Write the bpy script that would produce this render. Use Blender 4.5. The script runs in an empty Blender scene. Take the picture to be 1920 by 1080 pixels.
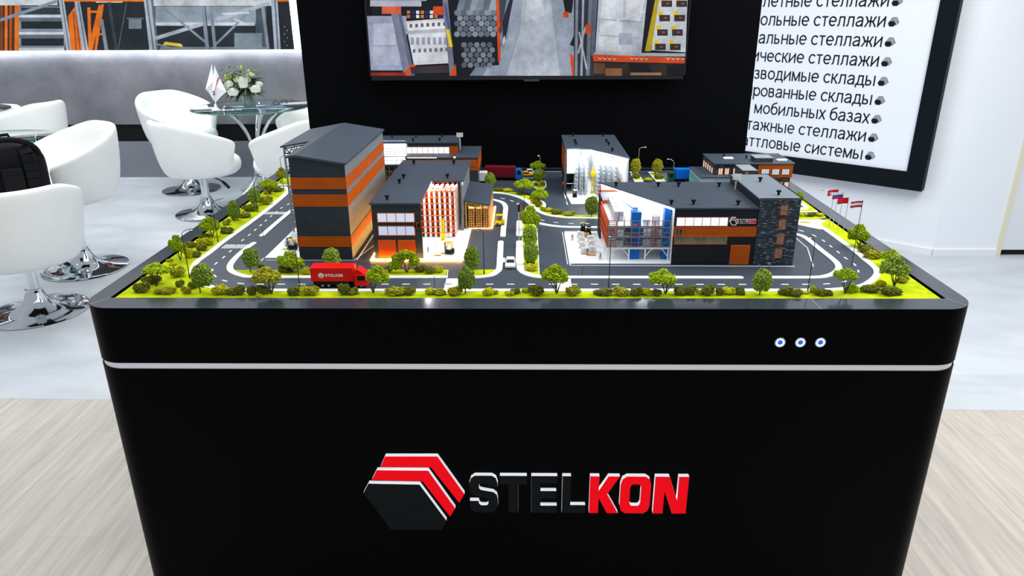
import bpy, bmesh, math, random
from mathutils import Vector, Matrix, noise

SC = bpy.context.scene
COL = SC.collection
PI = math.pi

# ------------------------------------------------------------------ camera
FPX = 1350.76                       # focal length in pixels of the 1920 px wide frame
PITCH, YAW, ROLL = 0.3744158, 0.0190848, -0.0060772
EYE = Vector((0.0024288, 0.0, 1.55))
_f = Vector((-math.sin(YAW)*math.cos(PITCH), math.cos(YAW)*math.cos(PITCH), -math.sin(PITCH)))
_r = Vector((math.cos(YAW), math.sin(YAW), 0))
_u = _r.cross(_f)
RT = _r*math.cos(ROLL) + _u*math.sin(ROLL)
UP = -_r*math.sin(ROLL) + _u*math.cos(ROLL)
FW = _f
cam = bpy.data.cameras.new('camera')
cam.sensor_width = 36.0
cam.lens = FPX*36.0/1920.0
cam.clip_start = 0.02
cam.dof.use_dof = True; cam.dof.focus_distance = 2.3; cam.dof.aperture_fstop = 9.0
camo = bpy.data.objects.new('camera', cam)
COL.objects.link(camo)
camo.matrix_world = Matrix(((RT.x, UP.x, -FW.x, EYE.x), (RT.y, UP.y, -FW.y, EYE.y), (RT.z, UP.z, -FW.z, EYE.z), (0, 0, 0, 1)))
SC.camera = camo

# ------------------------------------------------------------------ light and exposure
SC.view_settings.view_transform = 'Standard'
SC.view_settings.look = 'None'
SC.view_settings.exposure = 0.0
SC.view_settings.gamma = 1.0
SC.view_settings.use_curve_mapping = False
W = bpy.data.worlds.new('world'); SC.world = W
W.use_nodes = True
_bg = W.node_tree.nodes['Background']
_bg.inputs[0].default_value = (0.86, 0.93, 1.0, 1)
_bg.inputs[1].default_value = 0.50


def area_light(name, loc, sx, sy, power, col=(1, 1, 1), rot=(0, 0, 0)):
    l = bpy.data.lights.new(name, 'AREA'); l.shape = 'RECTANGLE'; l.size = sx; l.size_y = sy
    l.energy = power; l.color = col
    o = bpy.data.objects.new(name, l); COL.objects.link(o)
    o.location = loc; o.rotation_euler = rot
    return o


area_light('hall_or_key_light', (0.0, 2.2, 3.9), 5.0, 4.0, 112, (1, 0.985, 0.96))
area_light('hall_or_key_light', (-3.4, 4.8, 3.6), 3.2, 3.2, 150, (1, 1, 1))
area_light('hall_or_key_light', (3.0, 2.6, 3.9), 3.0, 3.0, 34, (1, 1, 1))
area_light('hall_or_key_light', (2.5, 2.4, 2.7), 1.2, 2.0, 70, (1, 0.98, 0.95), (0, math.radians(56), 0))  # key light added at the right to brighten right-hand faces


# ------------------------------------------------------------------ pixel rays (photo frame 1920x1080) to points on real planes
def ray(px, py):
    return FW + RT*((px-960)/FPX) - UP*((py-540)/FPX)


def atp(px, py, n, q):
    d = ray(px, py); n = Vector(n)
    return EYE + d*((Vector(q)-EYE).dot(n)/d.dot(n))


def atz(px, py, z): return atp(px, py, (0, 0, 1), (0, 0, z))
def aty(px, py, y): return atp(px, py, (0, 1, 0), (0, y, 0))
def atx(px, py, x): return atp(px, py, (1, 0, 0), (x, 0, 0))


# ------------------------------------------------------------------ materials
def lin(c):
    c = c/255.0
    return c/12.92 if c <= 0.04045 else ((c+0.055)/1.055)**2.4


def rgb(r, g, b): return (lin(r), lin(g), lin(b), 1.0)


MATS = {}


def mat(name, col, rough=0.5, metal=0.0, var=0.06, scale=40.0, emit=0.0, ecol=None, spec=0.2, coat=0.0, bump=0.0, trans=0.0, ior=1.5):
    """procedural principled material: base colour broken up by noise, optional bump, optional emission (lamps, and unlit parts given an added glow)"""
    if name in MATS: return MATS[name]
    m = bpy.data.materials.new(name); m.use_nodes = True
    nt = m.node_tree; p = nt.nodes['Principled BSDF']
    c = rgb(*col)
    p.inputs['Roughness'].default_value = rough
    p.inputs['Metallic'].default_value = metal
    p.inputs['Specular IOR Level'].default_value = spec
    p.inputs['IOR'].default_value = ior
    if coat: p.inputs['Coat Weight'].default_value = coat
    if trans: p.inputs['Transmission Weight'].default_value = trans
    if emit:
        p.inputs['Emission Color'].default_value = rgb(*(ecol or col))
        p.inputs['Emission Strength'].default_value = emit
    if var > 0:
        tc = nt.nodes.new('ShaderNodeTexCoord')
        nz = nt.nodes.new('ShaderNodeTexNoise'); nz.inputs['Scale'].default_value = scale; nz.inputs['Detail'].default_value = 4
        rp = nt.nodes.new('ShaderNodeValToRGB')
        rp.color_ramp.elements[0].position = 0.3; rp.color_ramp.elements[1].position = 0.7
        rp.color_ramp.elements[0].color = tuple(max(0, x*(1-var)) for x in c[:3])+(1,)
        rp.color_ramp.elements[1].color = tuple(min(1, x*(1+var)) for x in c[:3])+(1,)
        nt.links.new(tc.outputs['Object'], nz.inputs['Vector'])
        nt.links.new(nz.outputs['Fac'], rp.inputs['Fac'])
        nt.links.new(rp.outputs['Color'], p.inputs['Base Color'])
        if bump:
            b = nt.nodes.new('ShaderNodeBump'); b.inputs['Strength'].default_value = bump; b.inputs['Distance'].default_value = 0.002
            nt.links.new(nz.outputs['Fac'], b.inputs['Height']); nt.links.new(b.outputs['Normal'], p.inputs['Normal'])
    else:
        p.inputs['Base Color'].default_value = c
    MATS[name] = m
    return m


def glow(col, strength=1.0, grain=0.0):
    """something that gives off light: a printed lightbox or a screen colour, an LED, a lit pane"""
    key = 'glow_%d_%d_%d_%g' % (*col, strength)+('_print' if grain else '')
    if key in MATS: return MATS[key]
    m = bpy.data.materials.new(key); m.use_nodes = True
    nt = m.node_tree; p = nt.nodes['Principled BSDF']
    p.inputs['Base Color'].default_value = (0.01, 0.01, 0.01, 1)
    p.inputs['Roughness'].default_value = 0.4; p.inputs['Specular IOR Level'].default_value = 0.06
    p.inputs['Emission Color'].default_value = rgb(*col)
    p.inputs['Emission Strength'].default_value = strength
    if grain:      # printed or displayed pictures are never one even tone
        c = rgb(*col); N = nt.nodes.new; tc = N('ShaderNodeTexCoord'); nz = N('ShaderNodeTexNoise'); nz.inputs['Scale'].default_value = grain; nz.inputs['Detail'].default_value = 7; nz.inputs['Roughness'].default_value = .7
        rp = N('ShaderNodeValToRGB'); rp.color_ramp.elements[0].position = .3; rp.color_ramp.elements[1].position = .7
        rp.color_ramp.elements[0].color = tuple(x*.62 for x in c[:3])+(1,); rp.color_ramp.elements[1].color = tuple(min(1, x*1.3) for x in c[:3])+(1,)
        nt.links.new(tc.outputs['Object'], nz.inputs['Vector']); nt.links.new(nz.outputs['Fac'], rp.inputs['Fac']); nt.links.new(rp.outputs['Color'], p.inputs['Emission Color'])
    MATS[key] = m
    return m


def siding(name, col, rough=0.5, pitch=0.006, var=0.1, vert=False, depth=0.35):
    """thin profiled cladding: a band bump along one axis"""
    if name in MATS: return MATS[name]
    m = mat(name, col, rough, var=var, scale=25)
    nt = m.node_tree; p = nt.nodes['Principled BSDF']
    tc = nt.nodes.new('ShaderNodeTexCoord'); wv = nt.nodes.new('ShaderNodeTexWave')
    wv.wave_type = 'BANDS'; wv.bands_direction = 'X' if vert else 'Z'; wv.wave_profile = 'SIN'
    wv.inputs['Scale'].default_value = 0.314/pitch
    b = nt.nodes.new('ShaderNodeBump'); b.inputs['Strength'].default_value = depth; b.inputs['Distance'].default_value = 0.0015
    nt.links.new(tc.outputs['Object'], wv.inputs['Vector']); nt.links.new(wv.outputs['Fac'], b.inputs['Height'])
    nt.links.new(b.outputs['Normal'], p.inputs['Normal'])
    return m


# ------------------------------------------------------------------ mesh builder
class MB:
    def __init__(s): s.v = []; s.f = []; s.m = []; s.mi = 0
    def mat(s, i): s.mi = i; return s
    def face(s, idx): s.f.append(tuple(idx)); s.m.append(s.mi)
    def poly(s, pts):
        n = len(s.v); s.v += [Vector(p) for p in pts]; s.face(range(n, n+len(pts))); return s
    def hexa(s, p):        # 8 points: bottom 4 ccw, top 4 ccw
        n = len(s.v); s.v += [Vector(q) for q in p]
        for a in ((3, 2, 1, 0), (4, 5, 6, 7), (0, 1, 5, 4), (1, 2, 6, 5), (2, 3, 7, 6), (3, 0, 4, 7)): s.face([n+i for i in a])
        return s
    def box(s, x0, x1, y0, y1, z0, z1):
        return s.hexa([(x0, y0, z0), (x1, y0, z0), (x1, y1, z0), (x0, y1, z0), (x0, y0, z1), (x1, y0, z1), (x1, y1, z1), (x0, y1, z1)])
    def bar(s, a, b, w, h=None, up=(0, 0, 1)):      # rectangular bar from a to b
        a = Vector(a); b = Vector(b); h = h or w; d = (b-a).normalized(); up = Vector(up)
        if abs(d.dot(up)) > 0.98: up = Vector((0, 1, 0))
        sx = d.cross(up).normalized()*w/2; sy = sx.cross(d).normalized()*h/2
        return s.hexa([a-sx-sy, a+sx-sy, a+sx+sy, a-sx+sy, b-sx-sy, b+sx-sy, b+sx+sy, b-sx+sy])
    def prism(s, pts, vec, side=None):
        n = len(s.v); k = len(pts); vec = Vector(vec); m0 = s.mi
        s.v += [Vector(p) for p in pts]; s.v += [Vector(p)+vec for p in pts]
        s.face(range(n, n+k)); s.face(range(n+2*k-1, n+k-1, -1))
        if side is not None: s.mi = side
        for i in range(k): j = (i+1) % k; s.face((n+i, n+k+i, n+k+j, n+j))
        s.mi = m0
        return s
    def flat(s, pts, z0, z1): return s.prism([(p[0], p[1], z0) for p in pts], (0, 0, z1-z0))
    def ring(s, a, b, vec=None, close=True):        # loft two equal point loops
        n = len(s.v); k = len(a); s.v += [Vector(p) for p in a]; s.v += [Vector(p) for p in b]
        for i in range(k if close else k-1): j = (i+1) % k; s.face((n+i, n+j, n+k+j, n+k+i))
        return s
    def cyl(s, a, b, r0, r1=None, n=10, cap=True):
        a = Vector(a); b = Vector(b); r1 = r0 if r1 is None else r1; d = (b-a).normalized()
        e1 = d.orthogonal().normalized(); e2 = d.cross(e1)
        A = [a+(e1*math.cos(t)+e2*math.sin(t))*r0 for t in [2*PI*i/n for i in range(n)]]
        B = [b+(e1*math.cos(t)+e2*math.sin(t))*r1 for t in [2*PI*i/n for i in range(n)]]
        k = len(s.v); s.ring(A, B)
        if cap: s.face([k+i for i in range(n-1, -1, -1)]); s.face([k+n+i for i in range(n)])
        return s
    def tube(s, pts, r, n=8, cap=True):
        pts = [Vector(p) for p in pts]; R = r if hasattr(r, '__len__') else [r]*len(pts); rings = []; e1 = None
        for i, p in enumerate(pts):
            d = (pts[min(i+1, len(pts)-1)]-pts[max(i-1, 0)]).normalized()
            e1 = d.orthogonal().normalized() if e1 is None else (e1-d*e1.dot(d)).normalized()
            e2 = d.cross(e1)
            k = len(s.v); s.v += [p+(e1*math.cos(2*PI*j/n)+e2*math.sin(2*PI*j/n))*R[i] for j in range(n)]; rings.append(k)
        for a, b in zip(rings, rings[1:]):
            for j in range(n): q = (j+1) % n; s.face((a+j, a+q, b+q, b+j))
        if cap: s.face([rings[0]+j for j in range(n-1, -1, -1)]); s.face([rings[-1]+j for j in range(n)])
        return s
    def lathe(s, prof, c=(0, 0, 0), n=40):
        c = Vector(c); rings = []
        for r, z in prof:
            k = len(s.v)
            if r < 1e-6: s.v.append(c+Vector((0, 0, z))); rings.append((k, 1))
            else: s.v += [c+Vector((r*math.cos(2*PI*j/n), r*math.sin(2*PI*j/n), z)) for j in range(n)]; rings.append((k, n))
        for (a, na), (b, nb) in zip(rings, rings[1:]):
            for j in range(n):
                q = (j+1) % n
                if na == 1 and nb == 1: continue
                if na == 1: s.face((a, b+q, b+j))
                elif nb == 1: s.face((a+j, a+q, b))
                else: s.face((a+j, a+q, b+q, b+j))
        return s
    def ell(s, c, rx, ry=None, rz=None, nu=12, nv=8):
        ry = rx if ry is None else ry; rz = rx if rz is None else rz; n0 = len(s.v); c = Vector(c)
        s.v.append(c-Vector((0, 0, rz)))
        for i in range(1, nv):
            t = PI*i/nv-PI/2
            s.v += [c+Vector((rx*math.cos(t)*math.cos(2*PI*j/nu), ry*math.cos(t)*math.sin(2*PI*j/nu), rz*math.sin(t))) for j in range(nu)]
        s.v.append(c+Vector((0, 0, rz))); top = len(s.v)-1
        for j in range(nu):
            q = (j+1) % nu
            s.face((n0, n0+1+q, n0+1+j)); s.face((top, top-nu+j, top-nu+q))
            for i in range(nv-2): a = n0+1+i*nu; s.face((a+j, a+q, a+nu+q, a+nu+j))
        return s
    def build(s, name, mats, parent=None, smooth=None, bevel=0.0, sub=0, seg=2, local=False):
        """ONE mesh object; vertices are world points unless local; smooth = angle in degrees"""
        me = bpy.data.meshes.new(name)
        off = Vector((0, 0, 0)) if (parent is None or local) else world_loc(parent)
        me.from_pydata([tuple(v-off) for v in s.v], [], s.f)
        if not isinstance(mats, (list, tuple)): mats = [mats]
        for m in mats: me.materials.append(m)
        for p, i in zip(me.polygons, s.m): p.material_index = min(i, len(mats)-1)
        bm = bmesh.new(); bm.from_mesh(me); bmesh.ops.recalc_face_normals(bm, faces=bm.faces); bm.to_mesh(me); bm.free()
        if smooth is not None:
            me.polygons.foreach_set('use_smooth', [True]*len(me.polygons))
            if smooth < 180: me.set_sharp_from_angle(angle=math.radians(smooth))
        o = bpy.data.objects.new(name, me); COL.objects.link(o)
        if parent is not None: o.parent = parent
        if bevel:
            b = o.modifiers.new('bevel', 'BEVEL'); b.width = bevel; b.segments = seg; b.limit_method = 'ANGLE'; b.angle_limit = math.radians(40)
        if sub:
            q = o.modifiers.new('subdivision', 'SUBSURF'); q.levels = sub; q.render_levels = sub
        return o


def world_loc(o):
    v = Vector((0, 0, 0))
    while o is not None: v += o.location; o = o.parent
    return v


def tag(o, label, cat, group=None, kind=None):
    o['label'] = label; o['category'] = cat
    if group: o['group'] = group
    if kind: o['kind'] = kind
    return o


def structure(o, label=None):
    o['kind'] = 'structure'
    if label: o['label'] = label
    return o


def thing(name, loc, label, cat, group=None, rz=0.0):
    o = bpy.data.objects.new(name, None); COL.objects.link(o)
    o.empty_display_size = 0.02; o.location = loc; o.rotation_euler = (0, 0, rz)
    return tag(o, label, cat, group)


def copy_tree(o, parent=None):
    c = o.copy(); COL.objects.link(c); c.parent = parent
    for ch in list(o.children): copy_tree(ch, c)
    return c


def place(proto, used, loc, rz, label, group=None, scale=None):
    """the first placing moves the prototype itself, later ones copy it with its parts"""
    o = proto if not used else copy_tree(proto)
    o.location = loc; o.rotation_euler = (0, 0, rz)
    if scale: o.scale = scale
    o['label'] = label
    if group: o['group'] = group
    return o


def _arc(cx, cy, rx, ry, a0, a1, n=14): return [(cx+rx*math.cos(math.radians(a0+(a1-a0)*i/n)), cy+ry*math.sin(math.radians(a0+(a1-a0)*i/n))) for i in range(n+1)]


_SOFT = [(.06, .725), (.06, .06), (.26, .06), (.36, .11), (.385, .21), (.36, .32), (.26, .37), (.06, .37)]
STROKES = {   # letter: advance, pen strokes (capital height 1)
 'о': (.58, [_arc(.29, .3625, .235, .30, 0, 360, 22)]),
 'а': (.56, [[(.46, 0), (.46, .5), (.42, .62), (.30, .665), (.17, .65), (.07, .54)], [(.46, .42), (.22, .37), (.09, .30), (.055, .19), (.10, .09), (.21, .05), (.34, .09), (.46, .22)]]),
 'л': (.58, [[(.01, .06), (.08, .07), (.13, .16), (.16, .66), (.48, .66), (.48, 0)]]),
 'е': (.57, [[(.06, .36), (.51, .36)], _arc(.285, .3625, .23, .30, 0, 318, 20)]),
 'т': (.47, [[(.01, .665), (.46, .665)], [(.235, .66), (.235, 0)]]),
 'н': (.56, [[(.07, 0), (.07, .725)], [(.48, 0), (.48, .725)], [(.07, .37), (.48, .37)]]),
 'ы': (.72, [_SOFT, [(.62, 0), (.62, .725)]]), 'ь': (.5, [_SOFT]),
 'с': (.52, [_arc(.285, .3625, .23, .30, 38, 322, 18)]),
 'ж': (.80, [[(.40, 0), (.40, .725)], [(.03, .69), (.12, .64), (.20, .42), (.29, .37), (.51, .37), (.60, .42), (.68, .64), (.77, .69)], [(.25, .36), (.04, 0)], [(.55, .36), (.76, 0)]]),
 'и': (.57, [[(.07, 0), (.07, .725)], [(.49, 0), (.49, .725)], [(.07, .09), (.49, .64)]]),
 'р': (.57, [[(.07, -.26), (.07, .725)], _arc(.30, .3625, .23, .30, 0, 360, 20)]),
 'в': (.53, [[(.07, .055), (.07, .67), (.28, .67), (.38, .62), (.40, .53), (.37, .43), (.28, .385), (.07, .385)], [(.28, .385), (.40, .34), (.44, .22), (.40, .10), (.29, .055), (.07, .055)]]),
 'д': (.60, [[(.03, -.17), (.03, .055), (.57, .055), (.57, -.17)], [(.10, .055), (.17, .25), (.19, .665), (.47, .665), (.47, .055)]]),
 'м': (.68, [[(.07, 0), (.07, .69), (.33, .06), (.59, .69), (.59, 0)]]),
 'к': (.47, [[(.07, 0), (.07, .725)], [(.07, .37), (.19, .37), (.28, .48), (.38, .68), (.46, .69)], [(.21, .37), (.45, 0)]]),
 'з': (.48, [[(.05, .57), (.13, .65), (.24, .67), (.35, .62), (.37, .52), (.33, .42), (.24, .38), (.15, .38)], [(.24, .38), (.37, .33), (.41, .21), (.36, .09), (.23, .05), (.12, .08), (.04, .18)]]),
 'ч': (.53, [[(.07, .725), (.07, .48), (.11, .38), (.22, .33), (.33, .34), (.46, .39)], [(.46, 0), (.46, .725)]]),
 'г': (.37, [[(.07, 0), (.07, .665), (.37, .665)]]), 'э': (.53, [_arc(.24, .3625, .23, .30, 142, -142, 18), [(.18, .37), (.47, .37)]]),
 'б': (.57, [[(.47, .97), (.40, .92), (.22, .86), (.09, .72), (.055, .45), (.06, .34)], _arc(.29, .335, .23, .285, 0, 360, 20)]),
 'х': (.46, [[(.02, 0), (.44, .725)], [(.02, .725), (.44, 0)]]),
 'П': (.72, [[(.08, 0), (.08, .94), (.63, .94), (.63, 0)]]), 'К': (.62, [[(.08, 0), (.08, 1)], [(.08, .5), (.22, .51), (.34, .62), (.48, .92), (.59, .95)], [(.24, .5), (.58, 0)]]),
 'Ф': (.80, [_arc(.40, .52, .34, .33, 0, 360, 24), [(.40, 0), (.40, 1)]]), 'А': (.68, [[(.02, 0), (.34, .98), (.66, 0)], [(.13, .33), (.55, .33)]]),
 'Б': (.66, [[(.58, .94), (.08, .94), (.08, .06), (.38, .06), (.53, .12), (.58, .27), (.53, .43), (.38, .50), (.08, .50)]]), 'М': (.84, [[(.08, 0), (.08, .95), (.42, .06), (.76, .95), (.76, 0)]]),
 'Ш': (.92, [[(.08, 1), (.08, .06), (.84, .06), (.84, 1)], [(.46, 1), (.46, .06)]]), 'С': (.72, [_arc(.38, .5, .32, .45, 42, 318, 22)]),
 'В': (.66, [[(.08, .06), (.08, .94), (.36, .94), (.50, .88), (.54, .73), (.50, .60), (.36, .53), (.08, .53)], [(.36, .53), (.54, .46), (.60, .29), (.54, .12), (.38, .06), (.08, .06)]]),
 'Г': (.55, [[(.08, 0), (.08, .94), (.54, .94)]]),
}


def text_width(body): return sum(STROKES[c][0]+.055 if c != ' ' else .34 for c in body)


def text_mesh(body, size, mat_, name, parent, M, pen=.105):
    """sign lettering drawn with a pen of even width; M maps the unit lettering plane to the wall, size = capital height"""
    mb = MB(); x = 0.0; layer = 0
    for ch in body:
        adv, strokes = STROKES[ch]
        for st in strokes:
            for i in range(len(st)-1):
                (ax, ay), (bx, by) = st[i], st[i+1]; d = math.hypot(bx-ax, by-ay); ux, uy = (bx-ax)/d, (by-ay)/d
                e0 = pen*.30 if i > 0 else 0; e1 = pen*.30 if i < len(st)-2 else 0; h = pen/2
                a0, a1, b0, b1 = ax-ux*e0, ay-uy*e0, bx+ux*e1, by+uy*e1
                mb.poly([M @ Vector((size*(x+px), size*py, 0)) for px, py in ((a0-uy*h, a1+ux*h), (a0+uy*h, a1-ux*h), (b0+uy*h, b1-ux*h), (b0-uy*h, b1+ux*h))])
        x += adv+.055
    return mb.build(name, mat_, parent)


def art(name, parent, mapper, polys, n, step=0.00004, dot=1.0, grain=9.0):
    """a flat printed or displayed picture: coloured areas laid on one plane, one mesh"""
    mb = MB(); mats = []; keys = {}
    for i, (c, pts) in enumerate(polys):
        if c not in keys: keys[c] = len(mats); mats.append(glow(c, dot, grain))
        mb.mi = keys[c]
        mb.poly([mapper(*p)+n*(step*i) for p in pts])
    return mb.build(name, mats, parent)


def rect(x0, y0, x1, y1): return [(x0, y0), (x1, y0), (x1, y1), (x0, y1)]
def disc(x, y, r, k=10, ry=None): return [(x+r*math.cos(2*PI*i/k), y+(ry or r)*math.sin(2*PI*i/k)) for i in range(k)]
def seg(x0, y0, x1, y1, w):
    d = math.hypot(x1-x0, y1-y0); nx, ny = -(y1-y0)/d*w/2, (x1-x0)/d*w/2
    return [(x0+nx, y0+ny), (x1+nx, y1+ny), (x1-nx, y1-ny), (x0-nx, y0-ny)]


# ------------------------------------------------------------------ shared materials
WHITE = mat('white_paint', (241, 246, 253), 0.55, var=0.015, scale=3)
BLACK = mat('black_laminate', (5, 6, 8), 0.4, var=0.05, scale=30, spec=0.03)
CHROME = mat('chrome', (214, 217, 222), 0.06, 1.0, var=0.0)
STEEL = mat('grey_steel', (150, 158, 166), 0.35, 0.8, var=0.05)
LEATHER = mat('white_leatherette', (241, 243, 241), 0.42, var=0.015, scale=12)
DKPLASTIC = mat('black_plastic', (14, 15, 17), 0.4, var=0.05)
ASPHALT = mat('model_asphalt', (61, 70, 82), 0.5, var=0.05, scale=18)
KERB = mat('model_white_paving', (240, 243, 246), 0.7, var=0.015, scale=200)
DARKWALL = siding('model_charcoal_cladding', (48, 56, 66), 0.5, 0.0055)
ROOFM = mat('model_roof', (62, 72, 85), 0.5, var=0.05, scale=9)
ORANGE = siding('model_orange_cladding', (184, 82, 3), 0.55, 0.0055, depth=0.2)
PWHITE = mat('model_white_plastic', (238, 240, 242), 0.5, var=0.02, scale=60)
PGREY = mat('model_grey_plastic', (150, 155, 160), 0.5, var=0.05, scale=60)
PYELLOW = mat('model_yellow_plastic', (238, 212, 10), 0.45, var=0.04, scale=60)
PBLUE = mat('model_blue_plastic', (20, 108, 200), 0.45, var=0.04, scale=40)
PRED = mat('model_red_plastic', (214, 16, 16), 0.35, var=0.04, scale=40)
PORANGE = mat('model_orange_plastic', (224, 94, 8), 0.5, var=0.05, scale=60)
MATTEBLACK = mat('matte_black', (13, 14, 16), 0.6, var=0.06, scale=40)
TREEWOOD = mat('model_bark', (82, 70, 48), 0.8, var=0.2, scale=120)

# ================================================================== THE ROOM
def floor_material():
    m = mat('pale_concrete_vinyl', (212, 218, 224), 0.32, var=0.0, spec=0.4)
    nt = m.node_tree; p = nt.nodes['Principled BSDF']; N = nt.nodes.new; L = nt.links.new
    tc = N('ShaderNodeTexCoord'); mp = N('ShaderNodeMapping'); mp.inputs['Scale'].default_value = (1.0, 2.6, 1)
    n1 = N('ShaderNodeTexNoise'); n1.inputs['Scale'].default_value = 1.6; n1.inputs['Detail'].default_value = 8; n1.inputs['Roughness'].default_value = 0.62
    n1.inputs['Distortion'].default_value = 0.6
    rp = N('ShaderNodeValToRGB'); e = rp.color_ramp.elements
    e[0].position = 0.33; e[0].color = rgb(182, 188, 195); e[1].position = 0.66; e[1].color = rgb(203, 209, 215)
    L(tc.outputs['Object'], mp.inputs['Vector']); L(mp.outputs['Vector'], n1.inputs['Vector']); L(n1.outputs['Fac'], rp.inputs['Fac'])
    L(rp.outputs['Color'], p.inputs['Base Color'])
    return m


def wood_material():
    m = mat('grey_washed_wood', (196, 190, 180), 0.45, var=0.0, spec=0.35)
    nt = m.node_tree; p = nt.nodes['Principled BSDF']; N = nt.nodes.new; L = nt.links.new
    tc = N('ShaderNodeTexCoord')
    mp = N('ShaderNodeMapping'); mp.inputs['Scale'].default_value = (16, 0.9, 1)
    n1 = N('ShaderNodeTexNoise'); n1.inputs['Scale'].default_value = 2.2; n1.inputs['Detail'].default_value = 9; n1.inputs['Roughness'].default_value = 0.65; n1.inputs['Distortion'].default_value = 0.35
    rp = N('ShaderNodeValToRGB'); e = rp.color_ramp.elements
    e[0].position = 0.3; e[0].color = rgb(164, 160, 153); e[1].position = 0.7; e[1].color = rgb(218, 210, 199)
    mr = N('ShaderNodeMapping'); mr.inputs['Rotation'].default_value = (0, 0, PI/2)
    bk = N('ShaderNodeTexBrick'); bk.inputs['Color1'].default_value = rgb(196, 193, 190); bk.inputs['Color2'].default_value = rgb(212, 207, 200); bk.inputs['Mortar'].default_value = rgb(176, 172, 166)
    bk.inputs['Scale'].default_value = 1.0; bk.inputs['Mortar Size'].default_value = 0.0015; bk.inputs['Brick Width'].default_value = 1.2; bk.inputs['Row Height'].default_value = 0.19
    mx = N('ShaderNodeMix'); mx.data_type = 'RGBA'; mx.blend_type = 'MULTIPLY'; mx.inputs['Factor'].default_value = 0.75
    L(tc.outputs['Object'], mp.inputs['Vector']); L(mp.outputs['Vector'], n1.inputs['Vector']); L(n1.outputs['Fac'], rp.inputs['Fac'])
    L(tc.outputs['Object'], mr.inputs['Vector']); L(mr.outputs['Vector'], bk.inputs['Vector'])
    L(rp.outputs['Color'], mx.inputs[6]); L(bk.outputs['Color'], mx.inputs[7])
    gm = N('ShaderNodeBrightContrast'); gm.inputs['Bright'].default_value = 0.12
    L(mx.outputs[2], gm.inputs['Color']); L(gm.outputs['Color'], p.inputs['Base Color'])
    return m


SEAM = 2.62
sy = lambda x: 2.616-0.0158*x
o = MB().flat([(-7, sy(-7)), (7, sy(7)), (7, 9), (-7, 9)], -0.05, 0).build('floor', floor_material())
structure(o, 'pale grey concrete look floor of the stand')
o = MB().flat([(-7, -3), (7, -3), (7, sy(7)-.001), (-7, sy(-7)-.001)], -0.05, 0).build('floor_front', wood_material())
structure(o, 'grey washed wood plank floor in front of the display table')

# grey concrete look back wall with a dark recessed band
WBY = 6.9
concrete = mat('grey_concrete_panel', (136, 138, 146), 0.75, var=0.0)
nt = concrete.node_tree; p_ = nt.nodes['Principled BSDF']
tc = nt.nodes.new('ShaderNodeTexCoord'); nz = nt.nodes.new('ShaderNodeTexNoise'); nz.inputs['Scale'].default_value = 2.3; nz.inputs['Detail'].default_value = 9; nz.inputs['Roughness'].default_value = 0.68
rp = nt.nodes.new('ShaderNodeValToRGB'); rp.color_ramp.elements[0].position = 0.3; rp.color_ramp.elements[1].position = 0.72
rp.color_ramp.elements[0].color = rgb(92, 94, 101); rp.color_ramp.elements[1].color = rgb(130, 131, 138)
nt.links.new(tc.outputs['Object'], nz.inputs['Vector']); nt.links.new(nz.outputs['Fac'], rp.inputs['Fac']); nt.links.new(rp.outputs['Color'], p_.inputs['Base Color'])
o = MB().box(-7, 1.4, WBY, WBY+0.2, 0.51, 3.2).build('wall_back', concrete)
structure(o, 'grey concrete look back wall behind the white tub chairs')
o = MB().box(-7, 1.4, WBY+0.03, WBY+0.2, 0.345, 0.51).build('trim_1', MATTEBLACK); structure(o, 'dark recessed band along the grey wall')
o = MB().box(-7, 1.4, WBY, WBY+0.2, 0, 0.345).build('baseboard_back', mat('grey_plinth', (122, 127, 136), 0.7, var=0.06, scale=3)); structure(o, 'grey plinth of the back wall')

# black partition that carries the screen
PY = 3.09
pm = mat('black_textured_panel', (7, 8, 11), 0.6, var=0.3, scale=260, bump=0.25, spec=0.05)
o = MB().box(-0.914, 0.942, PY, PY+0.28, 0, 2.9).build('wall_partition', pm); structure(o, 'black partition behind the display table')

# angled white wall with the price list board, then the straight white wall
WA = Vector((2.676, 4.536, 0)); WD = Vector((-0.76323, 0.64612, 0)); WN = Vector((-0.64612, -0.76323, 0))
def wall_sz(s, z, off=0.0): return WA + WD*s + Vector((0, 0, z)) + WN*off
mb = MB(); mb.prism([wall_sz(0, 0), wall_sz(3.9, 0), wall_sz(3.9, 3.2), wall_sz(0, 3.2)], -WN*0.15)
o = mb.build('wall_right', WHITE); structure(o, 'white angled wall carrying the large sign board')
mb = MB(); mb.prism([wall_sz(0, 0.0, 0.012), wall_sz(3.9, 0.0, 0.012), wall_sz(3.9, 0.045, 0.012), wall_sz(0, 0.045, 0.012)], -WN*0.012)
o = mb.build('baseboard_right', mat('baseboard_white', (238, 241, 245), 0.4, var=0.01)); structure(o)
o = MB().box(WA.x, 3.085, WA.y, WA.y+0.15, 0, 3.2).build('wall_front_right', WHITE); structure(o, 'white wall panel facing the table')
o = MB().box(WA.x, 3.085, WA.y-0.012, WA.y, 0, 0.045).build('baseboard_front_right', MATS['baseboard_white']); structure(o)
o = MB().box(3.085, 3.115, WA.y-0.012, WA.y+0.12, 0, 3.2).build('trim_2', mat('cream_edge_profile', (232, 229, 206), 0.4, var=0.02)); structure(o, 'cream edge profile beside the white door')
o = MB().box(3.118, 5.2, WA.y+0.015, WA.y+0.06, 0.035, 3.2).build('door_1', mat('white_door', (236, 240, 246), 0.45, var=0.01)); structure(o, 'white door panel at the right edge')
o = MB().box(3.115, 5.2, WA.y+0.02, WA.y+0.055, 0, 0.035).build('trim_3', MATTEBLACK); structure(o, 'dark gap under the white door')

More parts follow.
